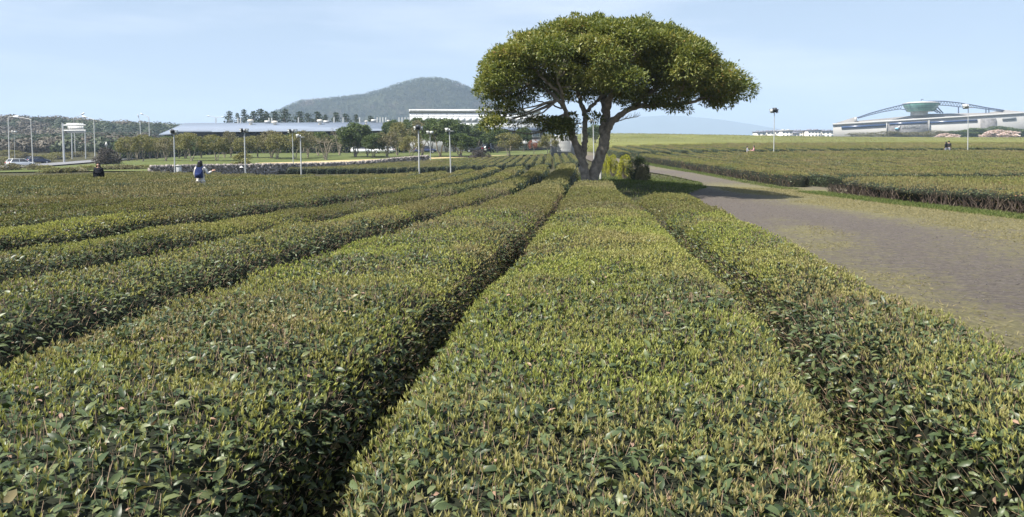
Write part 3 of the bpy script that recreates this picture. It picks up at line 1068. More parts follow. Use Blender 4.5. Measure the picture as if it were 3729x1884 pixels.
def tree_proto(key, kind, seed, leaf, bark, H=5.0, W=4.0, nst=3, ncl=34, per=46, trunk_h=.34, leaf_size=.30, flat=.7, sparse=False, cs=.5):
    """unit tree at the origin: trunk with stems and twigs, crown of leaf clumps"""
    rr = np.random.default_rng(seed)
    t = thing(kind, 'tree', 'tree', (0, 0, 0))
    tbm = MB()
    cl = []
    tips = []
    for k in range(nst):
        a = k * 2 * PI / nst + rr.random() * 1.2
        top = np.array([math.cos(a) * W * .22, math.sin(a) * W * .22, H * .62])
        p0 = np.array([math.cos(a) * .05, math.sin(a) * .05, -.15])
        midp = np.array([math.cos(a) * W * .05, math.sin(a) * W * .05, H * trunk_h * .6]) + rr.normal(size=3) * .05
        tt = np.linspace(0, 1, 9)[:, None]
        pts = p0 * (1 - tt) ** 2 + 2 * midp * tt * (1 - tt) + top * tt ** 2
        pts[1:-1] += rr.normal(size=(7, 3)) * .05
        tbm.tube(pts, np.linspace(.11 if nst > 1 else .17, .04, 9), 7, 0, .5, True, .1)
        tips.append(pts[3:])
    tips = np.concatenate(tips)
    for i in range(ncl):
        ph, th = math.acos(rr.uniform(-.55, 1)), rr.random() * 2 * PI
        r_ = 1.0 if rr.random() < .75 else rr.uniform(.3, .9)
        d = np.array([math.sin(ph) * math.cos(th), math.sin(ph) * math.sin(th), math.cos(ph)])
        zc = H * (.64 if not sparse else .68)
        p = np.array([0, 0, zc]) + d * r_ * np.array([W / 2 - cs * .7, W / 2 - cs * .7, H * .36 - cs * .3])
        p += rr.normal(size=3) * .12
        cl.append((p, cs * rr.uniform(.7, 1.25), d + np.array([0, 0, .3])))
        o_ = tips[np.argmin(((tips - p) ** 2).sum(-1))]
        tt = np.linspace(0, 1, 5)[:, None]
        pts = o_ * (1 - tt) + p * tt
        pts[1:-1] += rr.normal(size=(3, 3)) * .07
        tbm.tube(pts, np.linspace(.035, .010, 5), 4, 0, .5, False)
    if sparse:
        for i in range(70):
            o_ = tips[rr.integers(len(tips))]
            p = o_ + unit(rr.normal(size=3) + np.array([0, 0, 1.1])) * rr.uniform(.6, 1.7)
            tt = np.linspace(0, 1, 4)[:, None]
            pts = o_ * (1 - tt) + p * tt
            pts[1:-1] += rr.normal(size=(2, 3)) * .06
            tbm.tube(pts, np.linspace(.022, .006, 4), 3, 0, .5, False)
    tbm.build('trunk', bark, t, smooth=True)
    cbm = MB()
    clump_leaves(cbm, cl, per * 2.4, leaf_size, np.zeros(3), LL, flat)
    cbm.build('crown', leaf, t)
    PROTO[key] = [t, H, W, False]


def bush_proto(key, kind, seed, leaf, W=2.0, H=1.4, ncl=26, per=40, leaf_size=.16, cs=.32, twigs=True, cat='shrub'):
    rr = np.random.default_rng(seed)
    t = thing(kind, 'shrub', cat, (0, 0, 0))
    cl = []
    tb_ = MB()
    for i in range(ncl):
        ph, th = math.acos(rr.uniform(-.1, 1)), rr.random() * 2 * PI
        d = np.array([math.sin(ph) * math.cos(th), math.sin(ph) * math.sin(th), math.cos(ph)])
        p = np.array([0, 0, H * .15]) + d * np.array([W / 2 - cs * .6, W / 2 - cs * .6, H * .85 - cs * .5]) * (1 if rr.random() < .7 else .6)
        cl.append((p, cs * rr.uniform(.7, 1.3), d))
        tb_.tube(np.array([[0, 0, -.1], p * .5 + rr.normal(size=3) * .05, p]), [.03, .02, .008], 4, 0, .5, False)
    cb_ = MB()
    clump_leaves(cb_, cl, per * 5, leaf_size, np.zeros(3), LL, .8)
    tb_.build('stems', M['bark'], t)
    cb_.build('foliage', leaf, t)
    PROTO[key] = [t, H, W, False]


def place(key, label, u, v, wpx, vtop, cat=None, group=None, pt=None, name=None, rz=None):
    """stand a copy of a prototype with its foot seen at (u, v), wpx wide and reaching up to vtop"""
    root, H, W, used = PROTO[key]
    p = pt if pt is not None else hit(u, v)
    sx = wpx * p[1] / FPX / W
    top = at(u, vtop, p[1])[2]
    sz = max((top - p[2]) / H, .2)
    rz = rng.random() * 6.28 if rz is None else rz
    if not used:
        PROTO[key][3] = True
        o = root
        o.location = tuple(p)
        o.rotation_euler = (0, 0, rz)
        o.scale = (sx, sx, sz)
        o['label'] = label
        if group:
            o['group'] = group
    else:
        o = dup(root, p, rz, label, (sx, sx, sz), group)
    if cat:
        o['category'] = cat
    return o


tree_proto('olive', 'orchard_tree', 1, M['olive_crown'], M['pale_bark'], nst=3, ncl=40, per=40, leaf_size=.26)
tree_proto('olive2', 'orchard_tree', 2, M['olive_crown'], M['pale_bark'], nst=2, ncl=34, per=44, leaf_size=.26)
tree_proto('green', 'orchard_tree', 3, M['green_crown'], M['pale_bark'], nst=2, ncl=52, per=52, leaf_size=.26, cs=.55)
tree_proto('green2', 'orchard_tree', 4, M['green_crown'], M['bark'], nst=3, ncl=60, per=50, leaf_size=.26, cs=.55)
tree_proto('brown', 'orchard_tree', 5, M['brown_crown'], M['pale_bark'], nst=3, ncl=38, per=34, leaf_size=.24, sparse=True)
tree_proto('bare', 'bare_tree', 6, M['brown_crown'], M['pale_bark'], nst=4, ncl=22, per=8, leaf_size=.2, sparse=True)
tree_proto('red', 'orchard_tree', 7, M['red_crown'], M['pale_bark'], nst=2, ncl=26, per=36, leaf_size=.24)
tree_proto('cherry', 'cherry_tree', 8, M['pink_crown'], M['bark'], nst=3, ncl=46, per=40, leaf_size=.30, trunk_h=.2, flat=.6)

OG = 'orchard trees on the lawn'
front = [  # u, foot v, width, top v, kind
    (468, 590, 62, 503, 'olive'), (497, 589, 46, 512, 'brown'), (521, 592, 60, 498, 'olive2'), (572, 583, 62, 506, 'olive'), (606, 590, 66, 508, 'brown'), (652, 581, 56, 500, 'olive2'),
    (676, 581, 60, 488, 'olive'), (698, 590, 74, 492, 'olive2'), (735, 580, 60, 510, 'green'), (789, 590, 72, 497, 'olive'), (818, 579, 46, 503, 'brown'), (840, 577, 62, 486, 'brown'),
    (892, 579, 64, 506, 'olive'), (941, 578, 60, 506, 'olive2'), (990, 580, 80, 483, 'brown'), (1010, 583, 60, 492, 'olive'), (1074, 584, 74, 488, 'olive2'), (1120, 578, 70, 484, 'brown'),
    (1160, 572, 66, 484, 'green'), (1187, 586, 84, 487, 'bare'), (1236, 568, 52, 462, 'bare'), (1294, 576, 96, 454, 'green2'), (1339, 574, 64, 488, 'green'), (1361, 578, 64, 494, 'green2'),
    (1412, 577, 92, 488, 'brown'), (1446, 570, 60, 452, 'olive'), (1496, 585, 66, 502, 'olive2'), (1536, 574, 80, 448, 'brown'), (1604, 576, 104, 436, 'green'), (1677, 576, 96, 492, 'green2')]
counts = {}
DESC = {'olive': 'olive-leaved', 'olive2': 'loose olive-green', 'green': 'dense green', 'green2': 'broad dark green', 'brown': 'thin brownish', 'bare': 'nearly leafless'}
for i, (u, v, wd, vt, kd) in enumerate(front):
    counts[kd] = counts.get(kd, 0) + 1
    wd, vt = wd * 1.2, vt - 3
    place(kd, f'{DESC[kd]} tree on the lawn, {ORD[counts[kd]]} of its sort from the dark ball shrub', u, v, wd, vt, group=OG)
back = [(475, 560, 74, 506, 'olive'), (510, 560, 74, 503, 'green2'), (590, 560, 76, 502, 'olive2'), (690, 562, 76, 500, 'green'), (812, 562, 80, 502, 'green2'), (1018, 560, 76, 494, 'olive'), (1215, 560, 80, 494, 'green'), (1262, 560, 80, 492, 'olive2'), (1345, 556, 80, 488, 'green2'), (1470, 552, 80, 450, 'olive2'), (1625, 552, 90, 446, 'olive'), (440, 552, 60, 512, 'green'), (545, 556, 70, 500, 'green2'), (625, 556, 74, 497, 'green'), (720, 556, 70, 500, 'green2'), (765, 556, 64, 495, 'brown'), (862, 556, 74, 500, 'green'), (915, 556, 60, 496, 'olive'),
        (960, 556, 66, 497, 'green2'), (1045, 556, 66, 490, 'green'), (1100, 556, 74, 485, 'olive'), (1145, 556, 66, 484, 'green2'), (1390, 552, 70, 482, 'green'), (1430, 550, 76, 442, 'green2'), (1510, 548, 86, 432, 'green'),
        (1570, 550, 100, 436, 'green2'), (1655, 548, 104, 440, 'green2'), (1735, 550, 104, 452, 'green')]
for i, (u, v, wd, vt, kd) in enumerate(back):
    p = at(u, v, 168)
    p[2] = g(p[0], p[1])
    place(kd, f'{DESC[kd]} tree in the shaded rear row, {ORD[i + 1]} from the road side', u, v, wd, vt, group='trees in the rear row behind the lawn', pt=p)
place('green', 'rounded green tree in front of the white building beside the low wing', 1812, 560, 100, 470, group=OG)
place('olive', 'bright olive round tree in front of the low wing', 1853, 571, 96, 486, group=OG)
place('green2', 'dark green tree against the low grey wing', 1906, 556, 60, 468, group=OG)
place('red', 'small red-leaved tree beside the shutter booth', 1944, 563, 42, 508, group=OG)
place('olive2', 'rusty olive tree right against the shutter booth', 1996, 571, 72, 492, group=OG)
place('green2', 'dark evergreen tree standing beyond the forked trunk', 2164, 535, 58, 456)

# conical and ball shrubs
bush_proto('cone', 'shrub', 11, M['olive_crown'], 2, 2.0, 40, 46, .17, .32)
place('cone', 'yellow-green conical shrub in front of the stone wall', 884, 626, 88, 560)
bush_proto('ball', 'shrub', 12, M['dark_twigs'], 2, 1.7, 60, 60, .13, .3)
place('ball', 'large dark leafless ball-shaped shrub beside the road', 388, 602, 86, 541)
place('ball', 'low dark brown rounded bush on the lawn before the parked cars', 1748, 583, 76, 547)
bush_proto('verge', 'bush', 13, M['olive_crown'], 2, 1.2, 22, 40, .16, .3, cat='bush')
bush_proto('brush', 'bush', 14, M['brown_crown'], 2, 1.1, 24, 42, .16, .3, cat='bush')
VG = 'low bushes on the road verge'
verge = [(14, 600, 70, 574, 'verge', 'green bush by the edge of the road, nearest the white lamp posts'), (40, 624, 84, 596, 'brush', 'brown bush in front of the white car'), (128, 622, 60, 598, 'brush', 'reddish brown bush behind the white car'),
         (165, 622, 60, 603, 'verge', 'green bush between the cars and the ball shrub'), (206, 630, 120, 612, 'verge', 'wide low green bush at the hedge field corner'), (262, 628, 110, 610, 'brush', 'wide low brown bush left of the black-clad woman'),
         (318, 622, 90, 604, 'verge', 'low green bush just behind the black-clad woman'), (420, 621, 100, 600, 'brush', 'greyish brown bush below the ball shrub'), (480, 620, 80, 602, 'brush', 'brown bush where the stone wall begins'),
         (526, 619, 70, 602, 'verge', 'green bush against the start of the stone wall'), (152, 590, 70, 566, 'verge', 'green bush on the far side of the road'), (215, 580, 90, 556, 'verge', 'green bush under the road sign frame'),
         (280, 572, 80, 553, 'brush', 'brown bush beyond the road sign frame'), (322, 548, 44, 530, 'brush', 'small tan bush far behind the sign posts'), (90, 575, 80, 556, 'brush', 'brown bush across the road from the cars'), (30, 566, 90, 548, 'verge', 'green bush between two tall lamp posts')]
for u, v, wd, vt, kd, lb in verge:
    p = hit(u, v)
    if p[1] > 260:
        p = at(u, v, 200)
        p[2] = g(p[0], 200)
    place(kd, lb, u, v, wd, vt, group=VG, pt=p)

# clipped golden conifers on the mound, right of the big trunk
bush_proto('thuja', 'conifer_shrub', 15, M['yellow_crown'], 2.0, 2.2, 60, 70, .11, .26, cat='conifer shrub')
bush_proto('thuja2', 'conifer_shrub', 16, M['thuja_dark'], 2.0, 2.2, 80, 110, .09, .26, cat='conifer shrub')


def conifer(key, label, u, v, wd, vt, Y):
    p = at(u, v, Y)
    p[2] = g(p[0], p[1])
    o = place(key, label, u, v, wd, vt, group='clipped conifers beside the track', pt=p)
    return o


conifer('thuja2', 'dark green globe conifer nearest the track, brown at its foot', 2322, 660, 84, 571, 39)
place('brush', 'small grey-brown twiggy bush at the foot of the dark green globe conifer', 2338, 656, 42, 610, pt=np.array([at(2338, 656, 37.6)[0], 37.6, g(at(2338, 656, 37.6)[0], 37.6)]))
conifer('thuja', 'golden globe conifer touching the dark green one', 2278, 634, 56, 566, 42)
conifer('thuja', 'bright yellow conifer, third from the track', 2232, 622, 40, 565, 46)
conifer('thuja', 'small yellow conifer between the pointed one and the globes', 2213, 610, 30, 570, 51)
conifer('thuja', 'pointed yellow-green conifer nearest the big trunk', 2204, 610, 30, 562, 53)

# pines behind the long roof
def pine_proto(seed):
    rr = np.random.default_rng(seed)
    t = thing('pine_tree', 'pine', 'pine tree', (0, 0, 0))
    b1, cl = MB(), []
    pts = np.array([[0, 0, -.2], [.1, 0, 1.5], [-.05, .1, 3], [.12, 0, 4.4], [.05, 0, 5]])
    b1.tube(pts, [.16, .14, .11, .07, .03], 7, 0, .5, True, .1)
    for z in np.linspace(2.0, 4.9, 9):
        for q in range(3):
            a = rr.random() * 6.28
            L_ = (5.4 - z) * .52 * rr.uniform(.6, 1.1)
            e = np.array([math.cos(a) * L_, math.sin(a) * L_, z + .25])
            b1.tube(np.array([[0, 0, z], e * np.array([.5, .5, 1]), e]), [.05, .03, .015], 4, 0, .5, False)
            cl.append((e, .42 * rr.uniform(.7, 1.2), np.array([0, 0, 1.0])))
            cl.append((e * np.array([.55, .55, 1]), .34, np.array([0, 0, 1.0])))
    b1.build('trunk', M['bark'], t, smooth=True)
    b2 = MB()
    clump_leaves(b2, cl, 36, .26, np.zeros(3), LL, .45)
    b2.build('crown', M['pine'], t)
    PROTO['pine%d' % seed] = [t, 5.2, 3.4, False]


pine_proto(31)
pine_proto(32)
pines = [(836, 412, 46), (868, 418, 34), (893, 406, 40), (925, 412, 64), (955, 405, 64), (972, 412, 50), (1000, 413, 54), (1040, 404, 60), (1092, 413, 58), (1124, 418, 46), (1156, 414, 52), (1186, 424, 40), (1222, 416, 50), (1262, 420, 46), (1300, 424, 40), (1352, 428, 40)]
for i, (u, vt, wd) in enumerate(pines):
    Yp = 250 + 6 * (i % 3)
    p = at(u, 500, Yp)
    p[2] = g(p[0], Yp)
    place('pine%d' % (31 + i % 2), f'dark pine tree behind the long pale roof, {ORD[i + 1]} from its road end', u, 500, wd * 1.45, vt, group='pines behind the long roof', pt=p)

# museum-side bushes and cherries in blossom
for i, (u, wd, vt) in enumerate([(3150, 80, 484), (3240, 90, 480), (3330, 90, 482), (3410, 80, 478), (3490, 70, 478), (3545, 60, 468), (3600, 70, 478), (3636, 60, 462), (3690, 70, 470), (3722, 60, 474)]):
    p = at(u, 505, 432 + 6 * (i % 2))
    p[2] = g(p[0], p[1])
    kd = 'brown' if i < 4 else 'green2'
    place(kd, f'{"bare brownish" if i < 4 else "dark green"} tree before the domed hall, {ORD[i + 1]} from its corner', u, 505, wd * 1.5, vt, group='trees before the domed hall', pt=p)
for u, wd, vt, lb in ((3448, 76, 489, 'smaller pink cherry tree in blossom before the domed hall'), (3640, 108, 477, 'larger pink cherry tree in blossom before the domed hall')):
    p = at(u, 508, 415)
    p[2] = g(p[0], p[1]) - 2
    place('cherry', lb, u, 508, wd, vt, pt=p)

# dark clipped hedge behind the orchard
def plain_hedge(label, A, Bq, h, w_, leaf, size, n, cat='hedge'):
    A, Bq = np.asarray(A, float), np.asarray(Bq, float)
    n_ = np.array([-(Bq - A)[1], (Bq - A)[0]]) / np.linalg.norm(Bq - A)
    mb = MB()
    q = rng.random(n)
    face = rng.random(n) < .6
    off = np.where(face, np.where(rng.random(n) < .85, -1, 1), rng.uniform(-1, 1, n)) * w_ / 2
    xy = A + (Bq - A) * q[:, None] + n_ * off[:, None]
    zz_ = np.where(face, rng.random(n) * h, h) + rng.normal(size=n) * .12 + .25 * h * (vnoise(q * 60, q * 0, 1, 3) - .5)
    pos = np.c_[xy, G(xy[:, 0], xy[:, 1]) + zz_]
    f = frames(unit(rng.normal(size=(n, 3)) + np.array([0, 0, .3])), rng.normal(size=(n, 3)))
    mb.inst(LL, pos, f, rng.uniform(.7, 1.3, n) * size, 1, rng.random(n))
    k = 60
    t = np.linspace(0, 1, k)[:, None]
    base = A + (Bq - A) * t
    prof = [(-.42, 0), (-.42, .85), (0, .93), (.42, .85), (.42, 0)]
    P = np.array([[np.r_[base[i] + n_ * a * w_, G(*base[i]) + b_ * h] for a, b_ in prof] for i in range(k)])
    mb.grid(P, 0)
    return tag(mb.build('hedge', [M['hedge_core'], leaf]), label, cat)


plain_hedge('long dark hedge in the shade behind the orchard trees', (-88, 172), (-24, 176), 3.0, 2.5, M['green_crown'], .5, 9000)
# ------------------------------------------------------------------ hills and woods
def prof_at(prof, u):
    return np.interp(u, [p[0] for p in prof], [p[1] for p in prof])


def hill_mesh(name, prof, Y0, depth, m, label, base=0.0, nu=220, nd=36, rough=0.0, front=.5, cat='hill'):
    """a hill whose skyline stands at distance Y0: falls away before and behind it"""
    us = np.linspace(prof[0][0], prof[-1][0], nu)
    X0 = np.array([at(u, 500, Y0)[0] for u in us])
    Z0 = np.array([at(u, prof_at(prof, u), Y0)[2] for u in us]) - base
    s = np.linspace(-1, 1, nd)
    P = np.zeros((nd, nu, 3))
    for j, q in enumerate(s):
        yy = Y0 + q * depth * (front if q < 0 else 1) * 2
        k = .5 * (1 + math.cos(PI * abs(q))) ** .9
        P[j, :, 0] = X0 * (1 + q * .04)
        P[j, :, 1] = yy
        P[j, :, 2] = base + Z0 * k + rough * (vnoise(P[j, :, 0], P[j, :, 1], 1 / 60, 4) - .5) * k * 2
    o = MB().grid(P).build(name, m, smooth=True)
    return tag(o, label, cat, kind='structure'), P


def scatter_on(P, n, size, leaf, per, name, label, seed, lo=.02, hi=.55, flat=.9, mi=None, lsz=.38):
    """tree tops over a slope, seen as one wood"""
    rr = np.random.default_rng(seed)
    nd, nu = P.shape[:2]
    a, b_ = rr.uniform(lo, hi, n) * (nd - 1), rr.random(n) * (nu - 1)
    i, j = np.minimum(a.astype(int), nd - 2), np.minimum(b_.astype(int), nu - 2)
    fa, fb = (a - i)[:, None], (b_ - j)[:, None]
    pos = (P[i, j] * (1 - fa) + P[i + 1, j] * fa) * (1 - fb) + (P[i, j + 1] * (1 - fa) + P[i + 1, j + 1] * fa) * fb
    sz = size * rr.uniform(.6, 1.5, n)
    mb = MB()
    k = per
    d = unit(rr.normal(size=(n, k, 3)) + np.array([0, -.25, .5]))
    pp = pos[:, None] + d * sz[:, None, None] * np.array([1, 1, flat]) * rr.uniform(.7, 1.05, (n, k, 1)) + np.array([0, 0, .35]) * sz[:, None, None]
    dd = d.reshape(-1, 3)
    tv_ = np.cross(dd, rr.normal(size=(n * k, 3)))
    f = frames(tv_, dd + rr.normal(size=(n * k, 3)) * .15)
    pp = pp - (unit(tv_) * .5).reshape(n, k, 3) * (sz * lsz)[:, None, None]
    tint = np.repeat(np.clip(vnoise(pos[:, 0], pos[:, 1], 1 / (size * 9), seed) * .9 + rr.normal(size=n) * .18, 0, 1), k) + rr.normal(size=n * k) * .08
    mats = np.repeat(mi(pos, rr) if mi else np.zeros(n, int), k)
    mb.inst(LL, pp.reshape(-1, 3), f, np.repeat(sz, k) * lsz, mats, np.clip(tint, 0, 1))
    o = mb.build(name, leaf)
    return tag(o, label, 'wood', kind='stuff')


M['hill_soil'] = mat('hill_soil', (.04, .045, .025), .95, var=.4, vscale=.01, spec=.1)
M['wood_green'] = lm('wood_green', (.009, .019, .010), (.030, .046, .020), (.070, .088, .038), .1)
M['wood_brown'] = lm('wood_brown', (.046, .039, .029), (.082, .070, .050), (.13, .11, .08), .1)
_, Ph = hill_mesh('hill', [(930, 470), (975, 432), (1000, 412), (1060, 385), (1110, 364), (1200, 357), (1270, 347), (1330, 341), (1400, 320), (1450, 302), (1500, 284), (1550, 275), (1580, 274), (1620, 279), (1660, 291), (1700, 309), (1740, 331), (1790, 362),
                             (1850, 402), (1920, 440), (2000, 480)], 1500, 230, M['hill_soil'], 'cone-shaped wooded hill behind the white building', 4)


def hill_mix(pos, rr):
    q = vnoise(pos[:, 0], pos[:, 2] * 2.5, 1 / 55, 77) * .7 + vnoise(pos[:, 0], pos[:, 2] * 2, 1 / 18, 78) * .3
    return np.where(q > .66, 1, 0)


scatter_on(Ph, 10000, 5.0, [M['wood_green'], M['wood_brown']], 16, 'woodland', 'dense wood covering the cone-shaped hill', 5, .05, .53, mi=hill_mix)
_, Pr = hill_mesh('hill', [(-900, 456), (-300, 450), (0, 447), (70, 444), (130, 450), (190, 446), (300, 455), (340, 457), (420, 464), (500, 467), (560, 469), (620, 474), (680, 482), (760, 495), (860, 515)], 440, 70, M['hill_soil'], 'low wooded ridge beyond the road', 5, rough=1.0, cat='ridge')


def ridge_mix(pos, rr):
    q = vnoise(pos[:, 0], pos[:, 1], 1 / 30, 55) * .65 + vnoise(pos[:, 0], pos[:, 1], 1 / 9, 56) * .35
    return np.where(q + .004 * (pos[:, 1] - 400) > .52, 1, 0)


scatter_on(Pr, 4600, 3.2, [M['wood_green'], M['wood_brown']], 62, 'woodland', 'mixed green and brown wood on the ridge beyond the road', 6, .02, .6, mi=ridge_mix)
M['far_slope'] = mat('far_slope', (.06, .075, .06), .95, var=.3, vscale=.002, spec=.1)
hill_mesh('mountain', [(1500, 500), (1800, 470), (2000, 445), (2150, 432), (2250, 423), (2340, 416), (2420, 411), (2480, 413), (2560, 420), (2640, 430), (2740, 446), (2840, 465), (2930, 484), (3000, 500), (3200, 530)], 5900, 480, M['far_slope'], 'very faint far mountain under the haze', 0, cat='mountain')
hill_mesh('mountain', [(480, 520), (560, 470), (600, 450), (640, 443), (680, 442), (720, 449), (800, 470), (900, 500)], 3300, 300, M['far_slope'], 'small faint far hill over the ridge', 0, cat='mountain')

gx, gy = np.meshgrid(np.linspace(0, 1, 60), np.linspace(205, 345, 30))
xx = -.70 * gy + (gx - .0) * (.70 - .47) * gy
Pg = np.stack([xx, gy, G(xx, gy)], -1)


def near_mix(pos, rr):
    return np.where(vnoise(pos[:, 0], pos[:, 1], 1 / 16, 65) > .55, 1, 0)


scatter_on(Pg, 900, 2.6, [M['wood_green'], M['wood_brown']], 60, 'woodland', 'scrubby green and brown wood at the foot of the ridge', 9, .12, 1, mi=near_mix, lsz=.42)
# ------------------------------------------------------------------ buildings
M['pale_roof'] = mat('pale_metal_roof', (.16, .195, .255), .75, .0, var=.06, vscale=.15, spec=.5)
M['roof_edge'] = mat('dark_eave', (.06, .062, .07), .7)
M['brown_wall'] = mat('brown_grey_wall', (.17, .15, .145), .9, var=.2)
M['white_panel'] = mat('white_wall_panel', (.78, .79, .79), .6, var=.04)
M['grey_panel'] = mat('grey_wall_panel', (.24, .255, .27), .7, var=.08)
M['joint'] = mat('panel_joint', (.52, .54, .55), .7)
M['window'] = mat('window_glass', (.16, .20, .24), .12, var=.25, spec=.8)
M['blind'] = mat('drawn_blind', (.55, .57, .57), .7)
M['white_metal'] = mat('white_metal', (.55, .55, .53), .5, var=.05)
M['grey_metal'] = mat('galvanised_metal', (.52, .53, .53), .5, .3, var=.1)
M['dark_metal'] = mat('dark_metal', (.06, .065, .075), .5, .2)
M['cream'] = mat('cream_duct', (.72, .66, .56), .6)
M['stone_wall'] = mat('basalt_stone', (.30, .265, .24), .95, var=.55, vscale=2.5, bump=.5, bscale=6)

# --- long hall with a pale roof
YR = 212.0


def rp(u, v, Y=YR):
    return at(u, v, Y)


hall = thing('factory_hall', 'long low hall with a pale blue metal roof and vents', 'building', (rp(1000, 500)[0], YR, g(rp(1000, 500)[0], YR)))
ho = np.array(hall.location)
YB = 236.0
mb = MB()
eL, eR = rp(578, 490), rp(1560, 486)
r0, r1 = rp(672, 449, YB), rp(1560, 444, YB)
# roof plane with two raised, recessed lengths of eave
roof = [rp(578, 490), rp(622, 488), rp(640, 479), rp(768, 479), rp(796, 487), rp(1376, 486), rp(1412, 473), rp(1560, 473), r1, r0]
up_ = np.array([0, 0, .25])
P0 = np.array(roof)
mb.polys(np.r_[P0, P0 - up_], [tuple(range(10)), tuple(range(10, 20))[::-1]] + [(i, (i + 1) % 10, 10 + (i + 1) % 10, 10 + i)[::-1] for i in range(10)])
# back slope and hip
bk0, bk1 = rp(640, 500, 262), rp(1560, 500, 262)
bk0[2] = bk1[2] = eL[2]
mb.polys([r0, r1, bk1, bk0], [(0, 1, 2, 3)])
mb.polys([roof[0], r0, bk0], [(0, 1, 2)])
mb.build('roof', M['pale_roof'], hall, ho)
rib = MB()
for i in range(90):
    q = (i + .5) / 90
    a = eL + (eR - eL) * (.09 + q * .9)
    b_ = r0 + (r1 - r0) * q
    d = unit(b_ - a)
    a2 = a + d * 3.2
    n_ = np.array([0, -.25, 1.0])
    rib.polys([a2 + n_ * .03 - [.04, 0, 0], a2 + n_ * .03 + [.04, 0, 0], b_ + n_ * .03 + [.04, 0, 0], b_ + n_ * .03 - [.04, 0, 0]], [(0, 1, 2, 3)])
rib.build('roof_seams', M['pale_roof'], hall, ho)
wl = MB()
zb = ho[2] - 2
z1 = eL[2] - .3
x0, x1 = rp(604, 500)[0], rp(1552, 500)[0]
wl.box(((x0 + x1) / 2, YR + 14, (zb + z1) / 2), (x1 - x0, 24, z1 - zb))
wl.build('wall', M['brown_wall'], hall, ho)
rc = MB()
for u0, u1 in ((624, 792), (1380, 1552)):
    a, b_ = rp(u0, 489), rp(u1, 489)
    rc.box(((a[0] + b_[0]) / 2, YR + 1.7, a[2] + .2), (b_[0] - a[0], .4, 1.3))
    rc.box(((a[0] + b_[0]) / 2, YR + .12, rp(1000, 477.2)[2] - .1 + (0 if u0 < 1000 else .4)), (b_[0] - a[0] - 3, .12, .16))
rc.box(((rp(796, 1)[0] + rp(1376, 1)[0]) / 2, YR + .1, rp(1000, 488.6)[2] - .1), (rp(1376, 1)[0] - rp(796, 1)[0], .15, .22))
rc.build('eave', M['roof_edge'], hall, ho)
for u, v0 in ((913, 453), (1001, 458), (1165, 453), (1334, 446), (1415, 444)):
    small = u > 1300
    Yv = YR + 17
    p = at(u, v0, Yv)
    sc_ = .55 if small else 1
    vm = MB()
    vm.lathe(p - [0, 0, .6], [(.5 * sc_, 0), (.5 * sc_, 1.2 * sc_), (.85 * sc_, 1.35 * sc_), (.88 * sc_, 1.75 * sc_), (.7 * sc_, 1.95 * sc_), (.2 * sc_, 2.0 * sc_)], 14)
    vm.build('roof_vent', M['cream'], hall, ho)
for u in (867, 877, 980, 990, 1087, 1217, 1250, 1310, 1374, 1385, 1395, 1406, 1454, 1465, 1476, 1487):
    p = at(u, 446, YB - 1)
    pm = MB()
    top = at(u, 428 if u > 1080 else 430, YB - 1)
    pm.tube([p - [0, 0, .5], (p + top) / 2, top], [.2, .2, .2], 8)
    pm.build('vent_pipe', M['white_metal'], hall, ho)
for u, v in ((974, 444), (1361, 440), (1188, 444)):
    p = at(u, v, YB - 2)
    MB().box(p, (1.5, 1.0, .7)).build('roof_unit', M['white_metal'], hall, ho)

# --- white two-storey building
YW = 190.0
wb = thing('office_building', 'white panelled building with a grey roof band and a row of windows', 'building', (at(1730, 500, YW)[0], YW, g(at(1730, 500, YW)[0], YW)))
wo = np.array(wb.location)
xa, xb = at(1492, 450, YW)[0], at(1966, 450, YW)[0]
zt, zr, z2 = at(1700, 399, YW)[2], at(1700, 411, YW)[2], at(1700, 463, YW)[2]
mb = MB()
mb.box(((xa + xb) / 2, YW + 7, (zr + wo[2] - 1) / 2), (xb - xa, 14, zr - wo[2] + 1))
mb.build('wall', M['white_panel'], wb, wo)
mb = MB()
mb.box(((xa + xb) / 2, YW + 6.9, (zr + zt) / 2), (xb - xa + .3, 14.1, zt - zr))
for i in range(120):
    mb.box((xa + (xb - xa) * (i + .5) / 120, YW - .18, (zr + zt) / 2), (.09, .12, zt - zr - .06))
mb.build('roof_band', M['grey_metal'], wb, wo)
MB().box((xb + .06, YW + 7, (zr + wo[2]) / 2), (.12, 13.9, zr - wo[2])).build('shaded_end_wall', M['grey_panel'], wb, wo)  # shade on this end of the white building, put into the colour as grey
jm = MB()
bay = (xb - xa) / 21
for i in range(22):
    jm.box((xa + i * bay, YW - .03, (zr + z2) / 2), (.08, .08, zr - z2))
for v in (424, 447):
    jm.box(((xa + xb) / 2, YW - .035, at(1700, v, YW)[2]), (xb - xa, .06, .06))
jm.build('panel_joints', M['joint'], wb, wo)
for i in range(21):
    x = xa + (i + .5) * bay
    za, zc = at(1700, 427.5, YW)[2], at(1700, 445, YW)[2]
    wm = MB().box((x, YW - .04, (za + zc) / 2), (bay * .86, .10, za - zc))
    fr = wm.build('window', M['white_panel'], wb, wo)
    MB().box((x, YW - .10, (za + zc) / 2 + .03), (bay * .76, .05, (za - zc) * .86)).build('pane', M['blind'] if i not in (8, 9, 13, 14, 17) else M['white_panel'], fr, (0, 0, 0) if False else wo)
